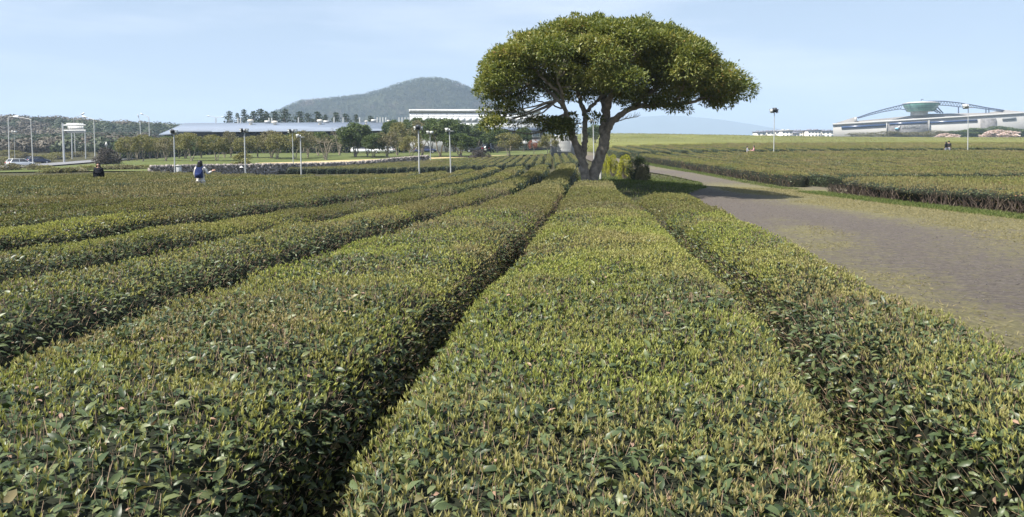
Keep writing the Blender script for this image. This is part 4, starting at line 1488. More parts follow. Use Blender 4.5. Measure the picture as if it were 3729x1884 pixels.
# low wing before it
lw = thing('low_wing', 'low grey wing with a pale flat roof below the white building', 'building', (at(1880, 540, 172)[0], 172, g(at(1880, 540, 172)[0], 172)))
lo = np.array(lw.location)
YL = 172.0
xa, xb = at(1700, 500, YL)[0], at(1976, 500, YL)[0]
zr, ze = at(1800, 466, YL)[2], at(1800, 476, YL)[2]
MB().box(((xa + xb) / 2, YL + 5, (ze + lo[2] - 1) / 2), (xb - xa, 9.5, ze - lo[2] + 1)).build('wall', M['brown_wall'], lw, lo)
rm = MB()
rm.prism([(xa - .5, YL - .8, ze), (xa - .5, YL + 11, zr + .5), (xa - .5, YL + 11, ze)], (xb - xa + 1, 0, 0))
rm.build('roof', M['pale_roof'], lw, lo)
MB().box(((xa + xb) / 2, YL - .75, ze - .14), (xb - xa + 1, .2, .24)).build('eave', M['roof_edge'], lw, lo)
MB().prism([(at(1898, 540, YL - 3)[0], YL - 3, at(1898, 524, YL)[2]), (at(1898, 540, YL)[0], YL, at(1898, 508, YL)[2]), (at(1898, 540, YL)[0], YL, at(1898, 524, YL)[2])], (4.6, 0, 0)).build('porch_roof', M['grey_metal'], lw, lo)
for u0, u1, v0, v1 in ((1918, 1936, 483, 498), (1940, 1964, 483, 498), (1892, 1914, 527, 542), (1922, 1940, 530, 542), (1880, 1912, 483, 498), (1800, 1830, 483, 498)):
    a, b_ = at(u0, v0, YL), at(u1, v1, YL)
    c_ = (a + b_) / 2
    f = MB().box((c_[0], YL + .2, c_[2]), (b_[0] - a[0] + .25, .16, a[2] - b_[2] + .25)).build('window', M['white_panel'], lw, lo)
    MB().box((c_[0], YL + .11, c_[2]), (b_[0] - a[0], .06, a[2] - b_[2])).build('pane', M['window'], f, lo)

# booth with a roller shutter
YS = 118.0
sp = at(2055, 556, YS)
gz = min(g(sp[0], YS), sp[2])
bo = thing('storage_booth', 'grey storage booth with a closed white roller shutter', 'booth', (sp[0], YS, gz))
bo_ = np.array(bo.location)
a, b_ = at(2008, 497, YS), at(2102, 556, YS)
MB().box(((a[0] + b_[0]) / 2, YS + 1.5, (a[2] + gz - .3) / 2), (b_[0] - a[0], 3, a[2] - gz + .3)).build('wall', M['grey_panel'], bo, bo_)
MB().box(((a[0] + b_[0]) / 2, YS + 1.5, a[2] + .05), (b_[0] - a[0] + .2, 3.2, .1)).build('roof', M['grey_metal'], bo, bo_)
a, b_ = at(2029, 502, YS), at(2078, 554, YS)
sm = MB()
nsl = 22
for i in range(nsl):
    z = b_[2] + (a[2] - b_[2]) * (i + .5) / nsl
    sm.box(((a[0] + b_[0]) / 2, YS - .05 - .02 * (i % 2), z), (b_[0] - a[0], .08, (a[2] - b_[2]) / nsl * 1.02))
sh = sm.build('shutter', M['white_metal'], bo, bo_)
fm = MB()
for x in (a[0] - .06, b_[0] + .06):
    fm.box((x, YS - .06, (a[2] + b_[2]) / 2), (.1, .12, a[2] - b_[2] + .1))
fm.box(((a[0] + b_[0]) / 2, YS - .06, a[2] + .08), (b_[0] - a[0] + .22, .13, .14))
fm.build('door_frame', M['grey_metal'], bo, bo_)

# --- stone wall
wpts = [np.array([at(u, 600, Yq_)[0], Yq_]) for u, Yq_ in ((548, 66), (850, 78), (1270, 100), (1420, 107), (1560, 113))]
wp = resample(wpts, 520)
sw = MB()
for x, y in wp:
    for lay in range(6):
        s_ = np.array([rng.uniform(.10, .19), rng.uniform(.10, .2), rng.uniform(.09, .15)])
        c_ = np.array([x + rng.normal() * .08, y + rng.normal() * .06, g(x, y) + .06 + lay * .2 + rng.normal() * .03])
        sw.box(c_, s_ * 2, rng.random() * 3.1, 0, .5, rng.uniform(.55, .9))
tag(sw.build('stone_wall', M['stone_wall']), 'low dry stone wall of dark basalt along the lawn', 'stone wall')

# --- domed hall with a truss arch and a glazed pod
MU = 520.0
M['hall_wall'] = mat('hall_wall', (.36, .352, .34), .7, var=.05, vscale=.05)
M['hall_white'] = mat('hall_white_edge', (.40, .395, .39), .6, var=.04)
M['hall_roof'] = mat('hall_roof', (.25, .243, .24), .7, var=.08, vscale=.05)
M['blue_strip'] = mat('blue_strip_window', (.03, .06, .15), .25, var=.15, spec=.6)
M['hall_stone'] = mat('hall_stone', (.165, .16, .165), .9, var=.35, vscale=.6)
M['truss'] = mat('truss_steel', (.07, .09, .16), .5, .1)
M['pod_glass'] = mat('green_glass', (.15, .34, .29), .15, var=.2, vscale=.4, spec=.8)


def mpt(cx, cy, dY=0.0):
    """point of the domed hall from its place in the enlarged view"""
    u, v = 2950 + cx / 3.253, 320 + cy / 3.253
    Y = MU + dY
    return at(u, v, Y)


mo_ = mpt(1200, 560)
mo_[2] = g(mo_[0], mo_[1])
mus = thing('exhibition_hall', 'long pale hall with an arched steel truss and a green glass pod on its roof', 'building', mo_)


def mquad(name, m, c4, th=1.0, dY=0.0, par=None):
    """a slab seen as the quad c4 in the enlarged view, th metres deep"""
    P = [mpt(x, y, dY) for x, y in c4]
    return MB().prism(P, (.44 * th, th, 0)).build(name, m, par or mus, mo_)


mquad('wall', M['hall_wall'], [(272, 640), (272, 432), (3300, 235), (3300, 640)], 60)
mquad('eave', M['hall_white'], [(268, 445), (268, 424), (2300, 304), (3300, 222), (3300, 262), (2300, 326)], .8, -.5)
mquad('roof', M['hall_roof'], [(285, 425), (520, 350), (560, 392), (900, 362), (1400, 310), (2100, 296), (2290, 262), (2540, 284), (3300, 240), (3300, 262), (2300, 318)], 40, 6)
mquad('roof_gable', M['hall_white'], [(526, 405), (526, 352), (556, 346), (556, 403)], 4, 4)
mquad('window_strip', M['blue_strip'], [(372, 484), (372, 458), (910, 430), (910, 456)], .6, -.4)
mquad('window_strip', M['blue_strip'], [(1412, 424), (1412, 402), (1982, 374), (1982, 399)], .6, -.4)
st1 = mquad('stone_panel', M['hall_stone'], [(912, 640), (912, 428), (1406, 388), (1406, 640)], 1.6, -.8)
mquad('window_strip', M['blue_strip'], [(940, 440), (940, 420), (1388, 396), (1388, 422)], .4, -1.0)
mquad('stone_panel', M['hall_stone'], [(2020, 640), (2020, 372), (2206, 362), (2206, 640)], 1.6, -.8)
mquad('louvre', M['grey_panel'], [(2280, 382), (2280, 356), (2442, 347), (2442, 373)], .6, -.5)
for x in (908, 1410):
    mquad('mullion', M['hall_white'], [(x - 5, 560), (x - 5, 415 if x < 1000 else 384), (x + 5, 414 if x < 1000 else 383), (x + 5, 560)], .8, -1.3)
# emblem and lettering on the stone panel
em = MB()
P = [mpt(x, y, -1.15) for x, y in ((1002, 478), (1046, 462), (1068, 446), (1064, 474), (1050, 496))]
em.prism(P, (0, .4, 0), 0)
P = [mpt(x, y, -1.3) for x, y in ((1002, 479), (1040, 474), (1052, 482), (1040, 497), (1014, 494))]
em.prism(P, (0, .3, 0), 1)
em.build('emblem', [M['white_metal'], mat('emblem_blue', (.22, .50, .72), .5)], st1, mo_)
tc_ = bpy.data.curves.new('lettering', 'FONT')
tc_.body = '제주항공우주박물관'
tc_.align_x, tc_.align_y = 'CENTER', 'CENTER'
tc_.extrude = .08
tc_.size = 1.0
to = bpy.data.objects.new('lettering', tc_)
C.objects.link(to)
bpy.context.view_layer.update()
wdt = max(to.dimensions.x, .1)
a, b_ = mpt(1086, 470, -1.0), mpt(1302, 458, -1.0)
k_ = np.linalg.norm(b_ - a) / wdt
hgt_ = (mpt(1190, 445, -2.2)[2] - mpt(1190, 481, -2.2)[2])
to.scale = (1, 1, 1)
tm_ = bpy.data.meshes.new_from_object(to.evaluated_get(bpy.context.evaluated_depsgraph_get()))
k_dim = to.dimensions.y
bpy.data.objects.remove(to)
to = bpy.data.objects.new('lettering', tm_)
C.objects.link(to)
to.scale = (k_, max(k_, hgt_ / max(k_dim, .1)), 1)
to.rotation_euler = (PI / 2, 0, 0)
to.data.materials.append(M['white_metal'])
to.parent = st1
c_ = (a + b_) / 2 - mo_
to.location = tuple(c_)
to.rotation_euler = (PI / 2, -math.atan2((b_ - a)[2], (b_ - a)[0]), math.atan2((b_ - a)[1], (b_ - a)[0]))
# truss arch
top = [(556, 356), (700, 305), (850, 262), (1000, 225), (1110, 200), (1300, 170), (1420, 160), (1580, 160), (1750, 176), (1920, 204), (2100, 238), (2290, 266)]
bot = [(570, 362), (710, 322), (850, 288), (1000, 262), (1060, 252), (1140, 262), (1440, 268), (1500, 204), (1640, 212), (1780, 228), (1920, 232), (2100, 256), (2280, 278)]
tm = MB()
for dy in (0, 3.0):
    T_ = [mpt(x, y, 3 + dy) for x, y in top]
    B_ = [mpt(x, y, 3 + dy) for x, y in bot]
    tm.tube(resample(T_, 60), .34, 6)
    tm.tube(resample(B_[:6], 30), .28, 6)
    tm.tube(resample(B_[7:], 30), .28, 6)
    for xx in list(np.arange(580, 1070, 34)) + list(np.arange(1520, 2280, 34)):
        t1_, b1_ = np.interp(xx, [q[0] for q in top], [q[1] for q in top]), np.interp(xx, [q[0] for q in bot], [q[1] for q in bot])
        b2_ = np.interp(xx + 17, [q[0] for q in bot], [q[1] for q in bot])
        t2_ = np.interp(xx + 34, [q[0] for q in top], [q[1] for q in top])
        tm.tube([mpt(xx, t1_, 3 + dy), mpt(xx + 17, b2_, 3 + dy)], .15, 4, 0, .5, False)
        tm.tube([mpt(xx + 17, b2_, 3 + dy), mpt(xx + 34, t2_, 3 + dy)], .15, 4, 0, .5, False)
tm.build('truss_arch', M['truss'], mus, mo_)
for x, y0, y1 in ((1758, 304, 222), (2083, 300, 244), (2118, 298, 248)):
    MB().tube([mpt(x, y0, 3), mpt(x, y1, 3)], .35, 6).build('strut', M['truss'], mus, mo_)
for p4 in (((1450, 262), (1512, 296)), ((1490, 210), (1575, 302)), ((1465, 240), (1545, 300))):
    MB().tube([mpt(*p4[0], 4), mpt(*p4[1], 4)], .4, 6).build('strut', M['truss'], mus, mo_)
# glazed pod: drum tapering down, grey cap, neck, mast
pc = mpt(1312, 230, 8)
def pz(y):
    return mpt(1312, y, 8)[2]
def pw(a_, b_):
    return abs(mpt(b_, 230, 8)[0] - mpt(a_, 230, 8)[0]) / 2
pod = MB()
r_top, r_bot = pw(1115, 1508), pw(1146, 1442)
pod.lathe((pc[0], pc[1], 0), [(r_bot * .96, pz(284)), (r_bot, pz(280)), (r_top, pz(200)), (r_top, pz(190))], 40)
po = pod.build('glass_pod', M['pod_glass'], mus, mo_)
pj = MB()
for t in np.arange(40) * 2 * PI / 40:
    pj.tube([(pc[0] + math.cos(t) * r_bot * 1.005, pc[1] + math.sin(t) * r_bot * 1.005, pz(280)), (pc[0] + math.cos(t) * r_top * 1.005, pc[1] + math.sin(t) * r_top * 1.005, pz(192))], .07, 4, 0, .5, False)
for y in (222, 246):
    rr_ = r_bot + (r_top - r_bot) * (280 - y) / 80 + .03
    pj.tube([(pc[0] + math.cos(t) * rr_, pc[1] + math.sin(t) * rr_, pz(y)) for t in np.linspace(0, 2 * PI, 41)], .12, 4, 0, .5, False)
pj.build('mullions', M['truss'], po, mo_)
MB().lathe((pc[0], pc[1], 0), [(r_top * .4, pz(190)), (r_top * 1.02, pz(191)), (r_top * 1.03, pz(186)), (r_top * .75, pz(172)), (r_top * .2, pz(164)), (.1, pz(162))], 40).build('pod_roof', M['hall_white'], mus, mo_)
MB().lathe((pc[0] - 1, pc[1], 0), [(r_bot * .62, pz(330)), (r_bot * .62, pz(284))], 24).build('neck', M['hall_wall'], mus, mo_)
mm = MB().tube([(pc[0], pc[1], pz(164)), (pc[0], pc[1], pz(136))], .18, 6)
mm.box((pc[0] + .8, pc[1], pz(138)), (1.6, .2, .4))
mm.build('mast', M['truss'], mus, mo_)

# --- pale apartment blocks far behind the fields
M['apartment'] = mat('apartment_wall', (.68, .64, .57), .8, var=.06, vscale=.2)
M['apartment_roof'] = mat('apartment_roof', (.22, .22, .27), .8)
blocks = [(2756, 2790, 482), (2792, 2822, 480), (2824, 2846, 479), (2848, 2886, 477), (2890, 2912, 486), (2896, 2925, 478), (2942, 2990, 476), (2992, 3038, 478)]
AL = ['outermost low apartment block beside the floodlight pole', 'apartment block second from the outer end of the terrace', 'narrow apartment block third from the outer end', 'apartment block with the white roof cap, before the break in the terrace',
      'small low house in the break of the terrace', 'apartment block just past the break in the terrace', 'long cream apartment block near the domed hall', 'apartment block touching the corner of the domed hall']
for i, (u0, u1, vt) in enumerate(blocks):
    Yb_ = 690 + 4 * (i % 3)
    a, b_ = at(u0, vt, Yb_), at(u1, 500, Yb_)
    z0 = min(g(a[0], Yb_), b_[2]) - 2
    cx_ = (a[0] + b_[0]) / 2
    t = thing('apartment_block', AL[i], 'apartment block', (cx_, Yb_, z0), group='apartment blocks beyond the fields')
    o_ = np.array(t.location)
    W_ = b_[0] - a[0]
    MB().box((cx_, Yb_ + 6, (a[2] + z0) / 2), (W_, 12, a[2] - z0)).build('wall', M['apartment'], t, o_)
    rf = MB()
    rf.box((cx_, Yb_ + 6, a[2] + .35), (W_ + 1, 13.4, .7))
    for q in range(2):
        rf.box((a[0] + W_ * (.25 + .5 * q), Yb_ + 5, a[2] + 1.0), (W_ * .2, 5, .9))
    rf.build('roof', M['apartment_roof'] if i != 3 else M['hall_white'], t, o_)
    nb = max(2, int(W_ / 3.0))
    for fl in range(2):
        for q in range(nb):
            z = a[2] - 1.6 - fl * 2.5
            MB().box((a[0] + W_ * (q + .5) / nb, Yb_ - .02, z), (W_ / nb * .42, .16, 1.3)).build('window', M['window'], t, o_)
# ------------------------------------------------------------------ lamp posts, signs
M['pole'] = mat('grey_pole', (.50, .51, .50), .55, .2, var=.12, vscale=1.5)
M['lens'] = mat('lamp_lens', (.62, .64, .62), .2, spec=.7)


def hexagon_head(mb, c, d, size, mi=0):
    """square floodlight housing at c pointing along d"""
    d = unit(np.asarray(d, float))
    x = unit(np.cross(d, [0, 0, 1.0]) + 1e-6)
    y = np.cross(x, d)
    w1, w2, L_ = size * .5, size * .3, size * .55
    c = np.asarray(c, float)
    A = [c + x * a * w1 + y * b_ * w1 for a, b_ in ((-1, -1), (1, -1), (1, 1), (-1, 1))]
    B = [c - d * L_ + x * a * w2 + y * b_ * w2 for a, b_ in ((-1, -1), (1, -1), (1, 1), (-1, 1))]
    mb.polys(A + B, [(0, 1, 2, 3), (7, 6, 5, 4), (0, 4, 5, 1), (1, 5, 6, 2), (2, 6, 7, 3), (3, 7, 4, 0)], mi)


def flood_pole(label, u, v, vtop, Y=None, heads=3, col='dark_metal', width=.05, hs=.32, utop=None):
    p = hit(u, v, .62) if Y is None else at(u, v, Y)
    Y = p[1]
    z0 = g(p[0], Y)
    t = thing('floodlight_pole', label, 'floodlight', (p[0], Y, z0), group='floodlight poles in the tea fields')
    top = at(u if utop is None else utop, vtop, Y)
    o_ = np.array(t.location)
    MB().tube([(p[0], Y, z0), ((p[0] + top[0]) / 2, Y, (z0 + top[2]) / 2), (top[0], Y, top[2])], [width * 1.15, width, width * .85], 10).build('pole', M['pole'], t, o_, smooth=True)
    MB().box((p[0], Y, z0 + .05), (.32, .32, .1)).build('base_plate', M['pole'], t, o_)
    sc = hs
    MB().box(top + [0, 0, .04], (sc * 2.0, .07, .07)).box(top + [0, 0, sc * .35], (.07, .07, sc * .7)).build('bracket', M['pole'], t, o_)
    dirs = [(-.8, -.5, -.45, -1.0, .25), (.85, -.4, -.35, .95, .15), (.25, .3, .55, .1, 1.0), (.3, -.7, -.6, .4, .6)]
    for dx, dy, dz, ox, oz in dirs[:heads]:
        hb = MB()
        hexagon_head(hb, top + np.array([ox * sc * .75, -.1, oz * sc * .6 + .08]), (dx, dy, dz), sc)
        h_ = hb.build('lamp_head', M[col], t, o_)
        lb_ = MB()
        d = unit(np.array([dx, dy, dz]))
        hexagon_head(lb_, top + np.array([ox * sc * .75, -.1, oz * sc * .6 + .08]) + d * .02, d, sc * .82)
        lb_.build('lens', M['lens'], h_, o_)
    return t


flood_pole('tall floodlight pole beside the white cabinet and the stone wall', 637, 630, 487, 63, 3, utop=633)
flood_pole('floodlight pole rising in front of the conical shrub', 894, 640, 482, None, 2, utop=890)
flood_pole('floodlight pole standing behind the rounded hedge ends at the lawn edge', 1068, 602, 484, 98, 2, hs=.6, utop=1065)
flood_pole('floodlight pole with one pale lamp near the rounded hedge ends', 1097, 634, 502, 62, 1, 'white_metal', utop=1094)
flood_pole('floodlight pole with three lamps in front of the orchard, tallest of the middle group', 1527, 634, 474, 52, 3, hs=.30, utop=1524)
flood_pole('slim floodlight pole with pale lamps behind the rounded hedge ends', 1568, 598, 487, 112, 2, 'white_metal', hs=.5, utop=1566)
flood_pole('floodlight pole with a round pale lamp before the dark orchard trees', 1642, 626, 480, 60, 1, 'white_metal', utop=1637)
flood_pole('pale pole seen just behind the fork of the big trunk', 2164, 600, 446, 70, 1, 'white_metal', utop=2160)
flood_pole('pole with dark lamps rising from the far field beyond the gravel path', 2818, 556, 410, 88.6, 3, utop=2820, hs=.5)
flood_pole('pole with a tilted lamp arm in the field below the domed hall', 3525, 545, 394, 90, 1, 'grey_metal', utop=3526, hs=.6)
flood_pole('short floodlight pole beside the road in front of the wood', 52, 556, 484, 170, 2, 'white_metal', hs=.6)
flood_pole('short pale post glimpsed between the left stems of the big tree', 2119, 560, 466, 96, 1, 'white_metal')
post = thing('marker_post', 'white marker post at the foot of the big trunk on the mound', 'post', (at(2187, 632, 40)[0], 40, g(at(2187, 632, 40)[0], 40)))
o_ = np.array(post.location)
tp = at(2187, 596, 40)
MB().tube([o_, (o_[0], 40, tp[2])], [.055, .055], 10).build('pole', M['white_metal'], post, o_)
MB().lathe((o_[0], 40, tp[2]), [(.07, 0), (.07, .05), (.03, .08)], 10).build('cap', M['white_metal'], post, o_)


def street_lamp(label, u, vb, ut, vt, Y, arm_u, arm_v, w=.085):
    p = at(u, vb, Y)
    z0 = min(g(p[0], Y), p[2])
    t = thing('street_lamp', label, 'street lamp', (p[0], Y, z0), group='street lamps along the road')
    o_ = np.array(t.location)
    top = at(ut, vt, Y)
    e = at(arm_u, arm_v, Y)
    MB().tube([(p[0], Y, z0), ((p[0] + top[0]) / 2, Y, (z0 + top[2]) / 2), top], [w * 1.3, w, w * .8], 10).build('pole', M['white_metal'], t, o_, smooth=True)
    mid = (top + e) / 2 + [0, 0, abs(e[0] - top[0]) * .06]
    tt = np.linspace(0, 1, 8)[:, None]
    P = top * (1 - tt) ** 2 + 2 * mid * tt * (1 - tt) + e * tt ** 2
    MB().tube(P, np.linspace(w * .7, w * .5, 8), 8).build('arm', M['white_metal'], t, o_, smooth=True)
    d = unit(e - top)
    MB().tube([e - d * .1, e + d * .35, e + d * .8, e + d * 1.0], [.09, .2, .17, .06], 8).build('lamp_head', M['grey_metal'], t, o_)


street_lamp('tall white street lamp nearest the photo edge, its arm pointing to the cars', 33, 590, 30, 427, 150, 52, 425)
street_lamp('white street lamp just behind the dark car, arm pointing away from the sign', 121, 612, 112, 436, 140, 66, 428)
street_lamp('white street lamp between the road sign and the ball shrub', 347, 598, 342, 437, 150, 316, 429)
street_lamp('slim street lamp rising behind the road sign panels', 274, 556, 269, 432, 200, 296, 418)
street_lamp('slim street lamp near the roof corner with a short arm', 513, 520, 510, 442, 235, 505, 428, .13)
street_lamp('slim street lamp closest to the roof corner with a long arm', 545, 520, 542, 428, 240, 522, 418, .13)
street_lamp('far street lamp whose arms show above the long roof', 784, 500, 784, 428, 300, 764, 424, .12)
street_lamp('farther street lamp above the long roof with its arm to the pines', 788, 500, 788, 429, 304, 806, 427, .12)

# overhead road sign seen from behind
YG = 165.0
gp = at(232, 556, YG)
gz = min(g(gp[0], YG), gp[2])
sg = thing('road_sign', 'large overhead road sign seen from its plain grey back on a single post', 'road sign', (gp[0], YG, gz))
o_ = np.array(sg.location)
MB().tube([(gp[0], YG, gz), at(228, 449, YG)], [.22, .18], 12).build('pole', M['grey_metal'], sg, o_, smooth=True)
for v0 in (457, 476):
    MB().tube([at(226, v0, YG), at(312, v0 - 1, YG)], [.13, .1], 8).build('beam', M['grey_metal'], sg, o_)


def panel(u0, u1, v0, v1, dy, name='sign_panel'):
    a, b_ = at(u0, v0, YG + dy), at(u1, v1, YG + dy)
    c_ = (a + b_) / 2
    f = MB().box(c_, (b_[0] - a[0], .12, a[2] - b_[2])).build(name, M['white_metal'], sg, o_)
    mb = MB()
    for q in np.linspace(.04, .96, 9):
        mb.box((a[0] + (b_[0] - a[0]) * q, c_[1] - .07, c_[2]), (.09, .03, a[2] - b_[2] - .05))
    mb.build('ribs', M['grey_metal'], f, o_)


panel(242, 304, 449, 457, .5)
panel(247, 305, 460, 474, .5)
panel(243, 311, 478, 485, .5)
for u, vb, vt, lb in ((261, 556, 484, 'plain grey sign post under the overhead road sign, nearer its pole'), (310, 552, 480, 'plain grey sign post beyond the free end of the overhead sign')):
    p = at(u + 1, vb, 190)
    z0 = min(g(p[0], 190), p[2])
    t = thing('sign_post', lb, 'post', (p[0], 190, z0))
    MB().tube([(p[0], 190, z0), at(u, vt, 190)], [.16, .13], 8).build('pole', M['grey_metal'], t, np.array(t.location))
    MB().lathe(at(u, vt, 190), [(.2, 0), (.2, .15), (.05, .2)], 8).build('cap', M['grey_metal'], t, np.array(t.location))
p = at(386, 545, 175)
z0 = min(g(p[0], 175), p[2])
ts = thing('warning_sign', 'small triangular warning sign seen from behind near the ball shrub', 'road sign', (p[0], 175, z0))
o_ = np.array(ts.location)
MB().tube([(p[0], 175, z0), at(386, 520, 175)], [.06, .06], 8).build('pole', M['grey_metal'], ts, o_)
a, b_, c_ = at(386, 516, 174.8), at(380.5, 530, 174.8), at(391.5, 530, 174.8)
MB().prism([a, b_, c_], (0, .06, 0)).build('sign_panel', M['white_metal'], ts, o_)

# white utility cabinet by the wall and the little garden lantern by the conical shrub
p = at(652, 628, 63.6)
z0 = g(p[0], 63.6)
tp = at(652, 605, 63.6)
cb_ = thing('utility_cabinet', 'white utility cabinet beside the pole at the stone wall', 'cabinet', (p[0], 63.6, z0))
o_ = np.array(cb_.location)
MB().box((p[0], 63.6, (z0 + tp[2]) / 2), (.32, .26, tp[2] - z0)).build('body', M['white_metal'], cb_, o_)
MB().box((p[0], 63.58, tp[2] + .02), (.38, .34, .05)).build('lid', M['white_metal'], cb_, o_)
MB().box((p[0], 63.46, (z0 + tp[2]) / 2), (.26, .02, (tp[2] - z0) * .8)).build('door', M['grey_panel'], cb_, o_)
p = at(880, 626, 68)
z0 = g(p[0], 68)
gl = thing('garden_lantern', 'small white-roofed garden lantern in front of the conical shrub', 'lantern', (p[0], 68, z0))
o_ = np.array(gl.location)
tp = at(880, 605, 68)
MB().lathe((p[0], 68, tp[2] - .14), [(.20, 0), (.06, .10), (.04, .16)], 8).build('roof', M['white_metal'], gl, o_)
for q in (-1, 1):
    MB().box((p[0] + q * .11, 68, (z0 + tp[2] - .14) / 2), (.05, .12, tp[2] - .14 - z0)).build('leg', M['dark_metal'], gl, o_)
MB().box((p[0], 68, tp[2] - .2), (.24, .2, .1)).build('lamp_box', M['dark_metal'], gl, o_)

# ------------------------------------------------------------------ cars
M['tyre'] = mat('tyre_rubber', (.02, .02, .02), .9)
M['rim'] = mat('alloy_rim', (.5, .5, .52), .3, .6)
M['car_glass'] = mat('car_glass', (.03, .035, .045), .08, spec=.8)
M['tail_red'] = mat('tail_lamp', (.45, .03, .03), .3)
M['head_lens'] = mat('head_lamp', (.7, .7, .68), .15)
M['plate'] = mat('blank_plate', (.75, .75, .70), .5)


def car_paint(n, c):
    return mat(n, c, .25, .1, var=.03, spec=.7)


def make_car(label, paint, p, rz, group=None, name='parked_car', van=False):
    """length along x, nose to +x"""
    t = thing(name, label, 'car', p, rz, group)
    L_, W_, H_ = (4.5, 1.8, 1.5) if not van else (4.9, 1.9, 1.95)
    low = [(-2.25, .32), (-2.28, .62), (-2.2, .92), (-1.9, .98), (.95, .96), (1.75, .86), (2.18, .68), (2.25, .45), (2.2, .28)]
    if van:
        low = [(-2.4, .32), (-2.43, .7), (-2.4, 1.05), (-2.1, 1.1), (1.2, 1.08), (2.0, .98), (2.35, .75), (2.4, .45), (2.35, .28)]
    secs = []
    ys = [-.5, -.46, -.40, .40, .46, .5]
    sc = [.86, .96, 1.0, 1.0, .96, .86]
    bm = MB()
    rows = []
    arch = []
    for y, k in zip(ys, sc):
        rows.append([(x * (.985 if k < .9 else 1), y * W_, .32 + (z - .32) * (k if z > .6 else 1)) for x, z in low] + [(2.0, y * W_, .24), (-2.0, y * W_, .24)])
    P = np.array(rows)
    bm.grid(P.transpose(1, 0, 2)[:, :, :], 0) if False else None
    n = P.shape[1]
    idx = np.arange(P.shape[0] * n).reshape(P.shape[0], n)
    F = []
    for i in range(P.shape[0] - 1):
        for j in range(n):
            F.append((idx[i, j], idx[i, (j + 1) % n], idx[i + 1, (j + 1) % n], idx[i + 1, j]))
    bm.polys(P.reshape(-1, 3), F + [tuple(idx[0])[::-1], tuple(idx[-1])])
    # roof shell over the glasshouse
    zt, zs = (H_, .95) if not van else (H_, 1.07)
    rx0, rx1 = (-1.65, .35) if not van else (-2.1, .6)
    rf = [(rx0, -.40 * W_, zt - .03), (rx1, -.38 * W_, zt - .02), (rx1 - .1, 0, zt + .02), (rx0 + .1, 0, zt + .02)]
    bm.box(((rx0 + rx1) / 2, 0, zt - .02), (rx1 - rx0, .76 * W_, .07))
    for sx, bx in ((rx1, rx1 + .85), (rx0, rx0 - .42)):
        for sy in (-1, 1):
            bm.tube([(sx, sy * .37 * W_, zt - .03), (bx, sy * .45 * W_, zs)], [.05, .05], 6)
    for sy in (-1, 1):
        xm = (rx0 + rx1) / 2 + .1
        bm.tube([(xm, sy * .375 * W_, zt - .03), (xm, sy * .462 * W_, zs)], [.045, .045], 6)
    bm.build('body', paint, t, smooth=False)
    gb = MB()
    b0, b1 = rx0 - .38, rx1 + .80
    A = [(b0, -.45 * W_, zs - .02), (b1, -.45 * W_, zs - .02), (b1, .45 * W_, zs - .02), (b0, .45 * W_, zs - .02)]
    B = [(rx0, -.37 * W_, zt - .05), (rx1, -.37 * W_, zt - .05), (rx1, .37 * W_, zt - .05), (rx0, .37 * W_, zt - .05)]
    gb.polys(A + B, [(0, 1, 5, 4), (1, 2, 6, 5), (2, 3, 7, 6), (3, 0, 4, 7), (4, 5, 6, 7)])
    gb.build('windows', M['car_glass'], t)
    for x in (-1.38, 1.38):
        for sy in (-1, 1):
            wv = MB()
            y0 = sy * W_ * .5
            th = np.linspace(0, 2 * PI, 19)[:-1]
            for r0, r1, yy0, yy1, mi in ((.33, .33, y0 - sy * .22, y0 + sy * .005, 0),):
                wv.polys(np.r_[[(x + r0 * math.cos(q), yy0, .33 + r0 * math.sin(q)) for q in th], [(x + r1 * math.cos(q), yy1, .33 + r1 * math.sin(q)) for q in th]],
                         [(i, (i + 1) % 18, 18 + (i + 1) % 18, 18 + i) for i in range(18)] + [tuple(range(18)), tuple(range(18, 36))])
            tw = wv.build('wheel', M['tyre'], t)
            rv = MB()
            rv.polys([(x + .21 * math.cos(q), y0 + sy * .015, .33 + .21 * math.sin(q)) for q in th], [tuple(range(18))])
            rv.build('rim', M['rim'], tw)
    bx = -2.27 if not van else -2.43
    for sy in (-1, 1):
        MB().box((bx + .06, sy * .36 * W_, .82), (.12, .34, .16)).build('tail_light', M['tail_red'], t)
        MB().box((-bx - .12, sy * .34 * W_, .68), (.14, .36, .12)).build('headlight', M['head_lens'], t)
        MB().box((rx1 + .62, sy * .53 * W_, zs + .06), (.12, .16, .12)).build('mirror', paint, t)
    MB().box((bx - .01, 0, .62), (.03, .5, .12)).build('number_plate', M['plate'], t)
    MB().box((bx + .04, 0, .40), (.12, .86 * W_, .18)).build('bumper', M['dark_metal'], t)
    return t


def car_at(label, paint, u, v, Y, rz, **kw):
    p = at(u, v, Y)
    p[2] = kw.pop('z', None) or g(p[0], p[1]) + .08 + .0009 * Y
    return make_car(label, paint, p, rz, **kw)


car_at('white hatchback on the road seen from its rear quarter', car_paint('white_paint', (.78, .79, .80)), 75, 614, 140, R(62), name='car')
car_at('dark blue car on the road just ahead of the white one', car_paint('navy_paint', (.02, .03, .07)), 138, 600, 160, R(58), name='car')
CG = 'cars parked behind the orchard trees'
car_at('white car parked behind the two bare trunks in the orchard', car_paint('white_paint', (.75, .76, .78)), 1318, 556, 160, R(8), group=CG)
car_at('white car parked nose to tail behind the brownish trees', car_paint('white_paint', (.70, .70, .70)), 1398, 553, 160, R(172), group=CG)
car_at('dark blue car parked behind the bright olive tree', car_paint('navy_paint', (.03, .04, .10)), 1550, 552, 158, R(10), group=CG)
car_at('black car parked in the shade beside the black van', car_paint('black_paint', (.015, .015, .017)), 1732, 549, 158, R(5), group=CG)
car_at('black van parked before the white building', car_paint('black_paint', (.015, .015, .02)), 1778, 551, 156, R(80), group=CG, van=True)
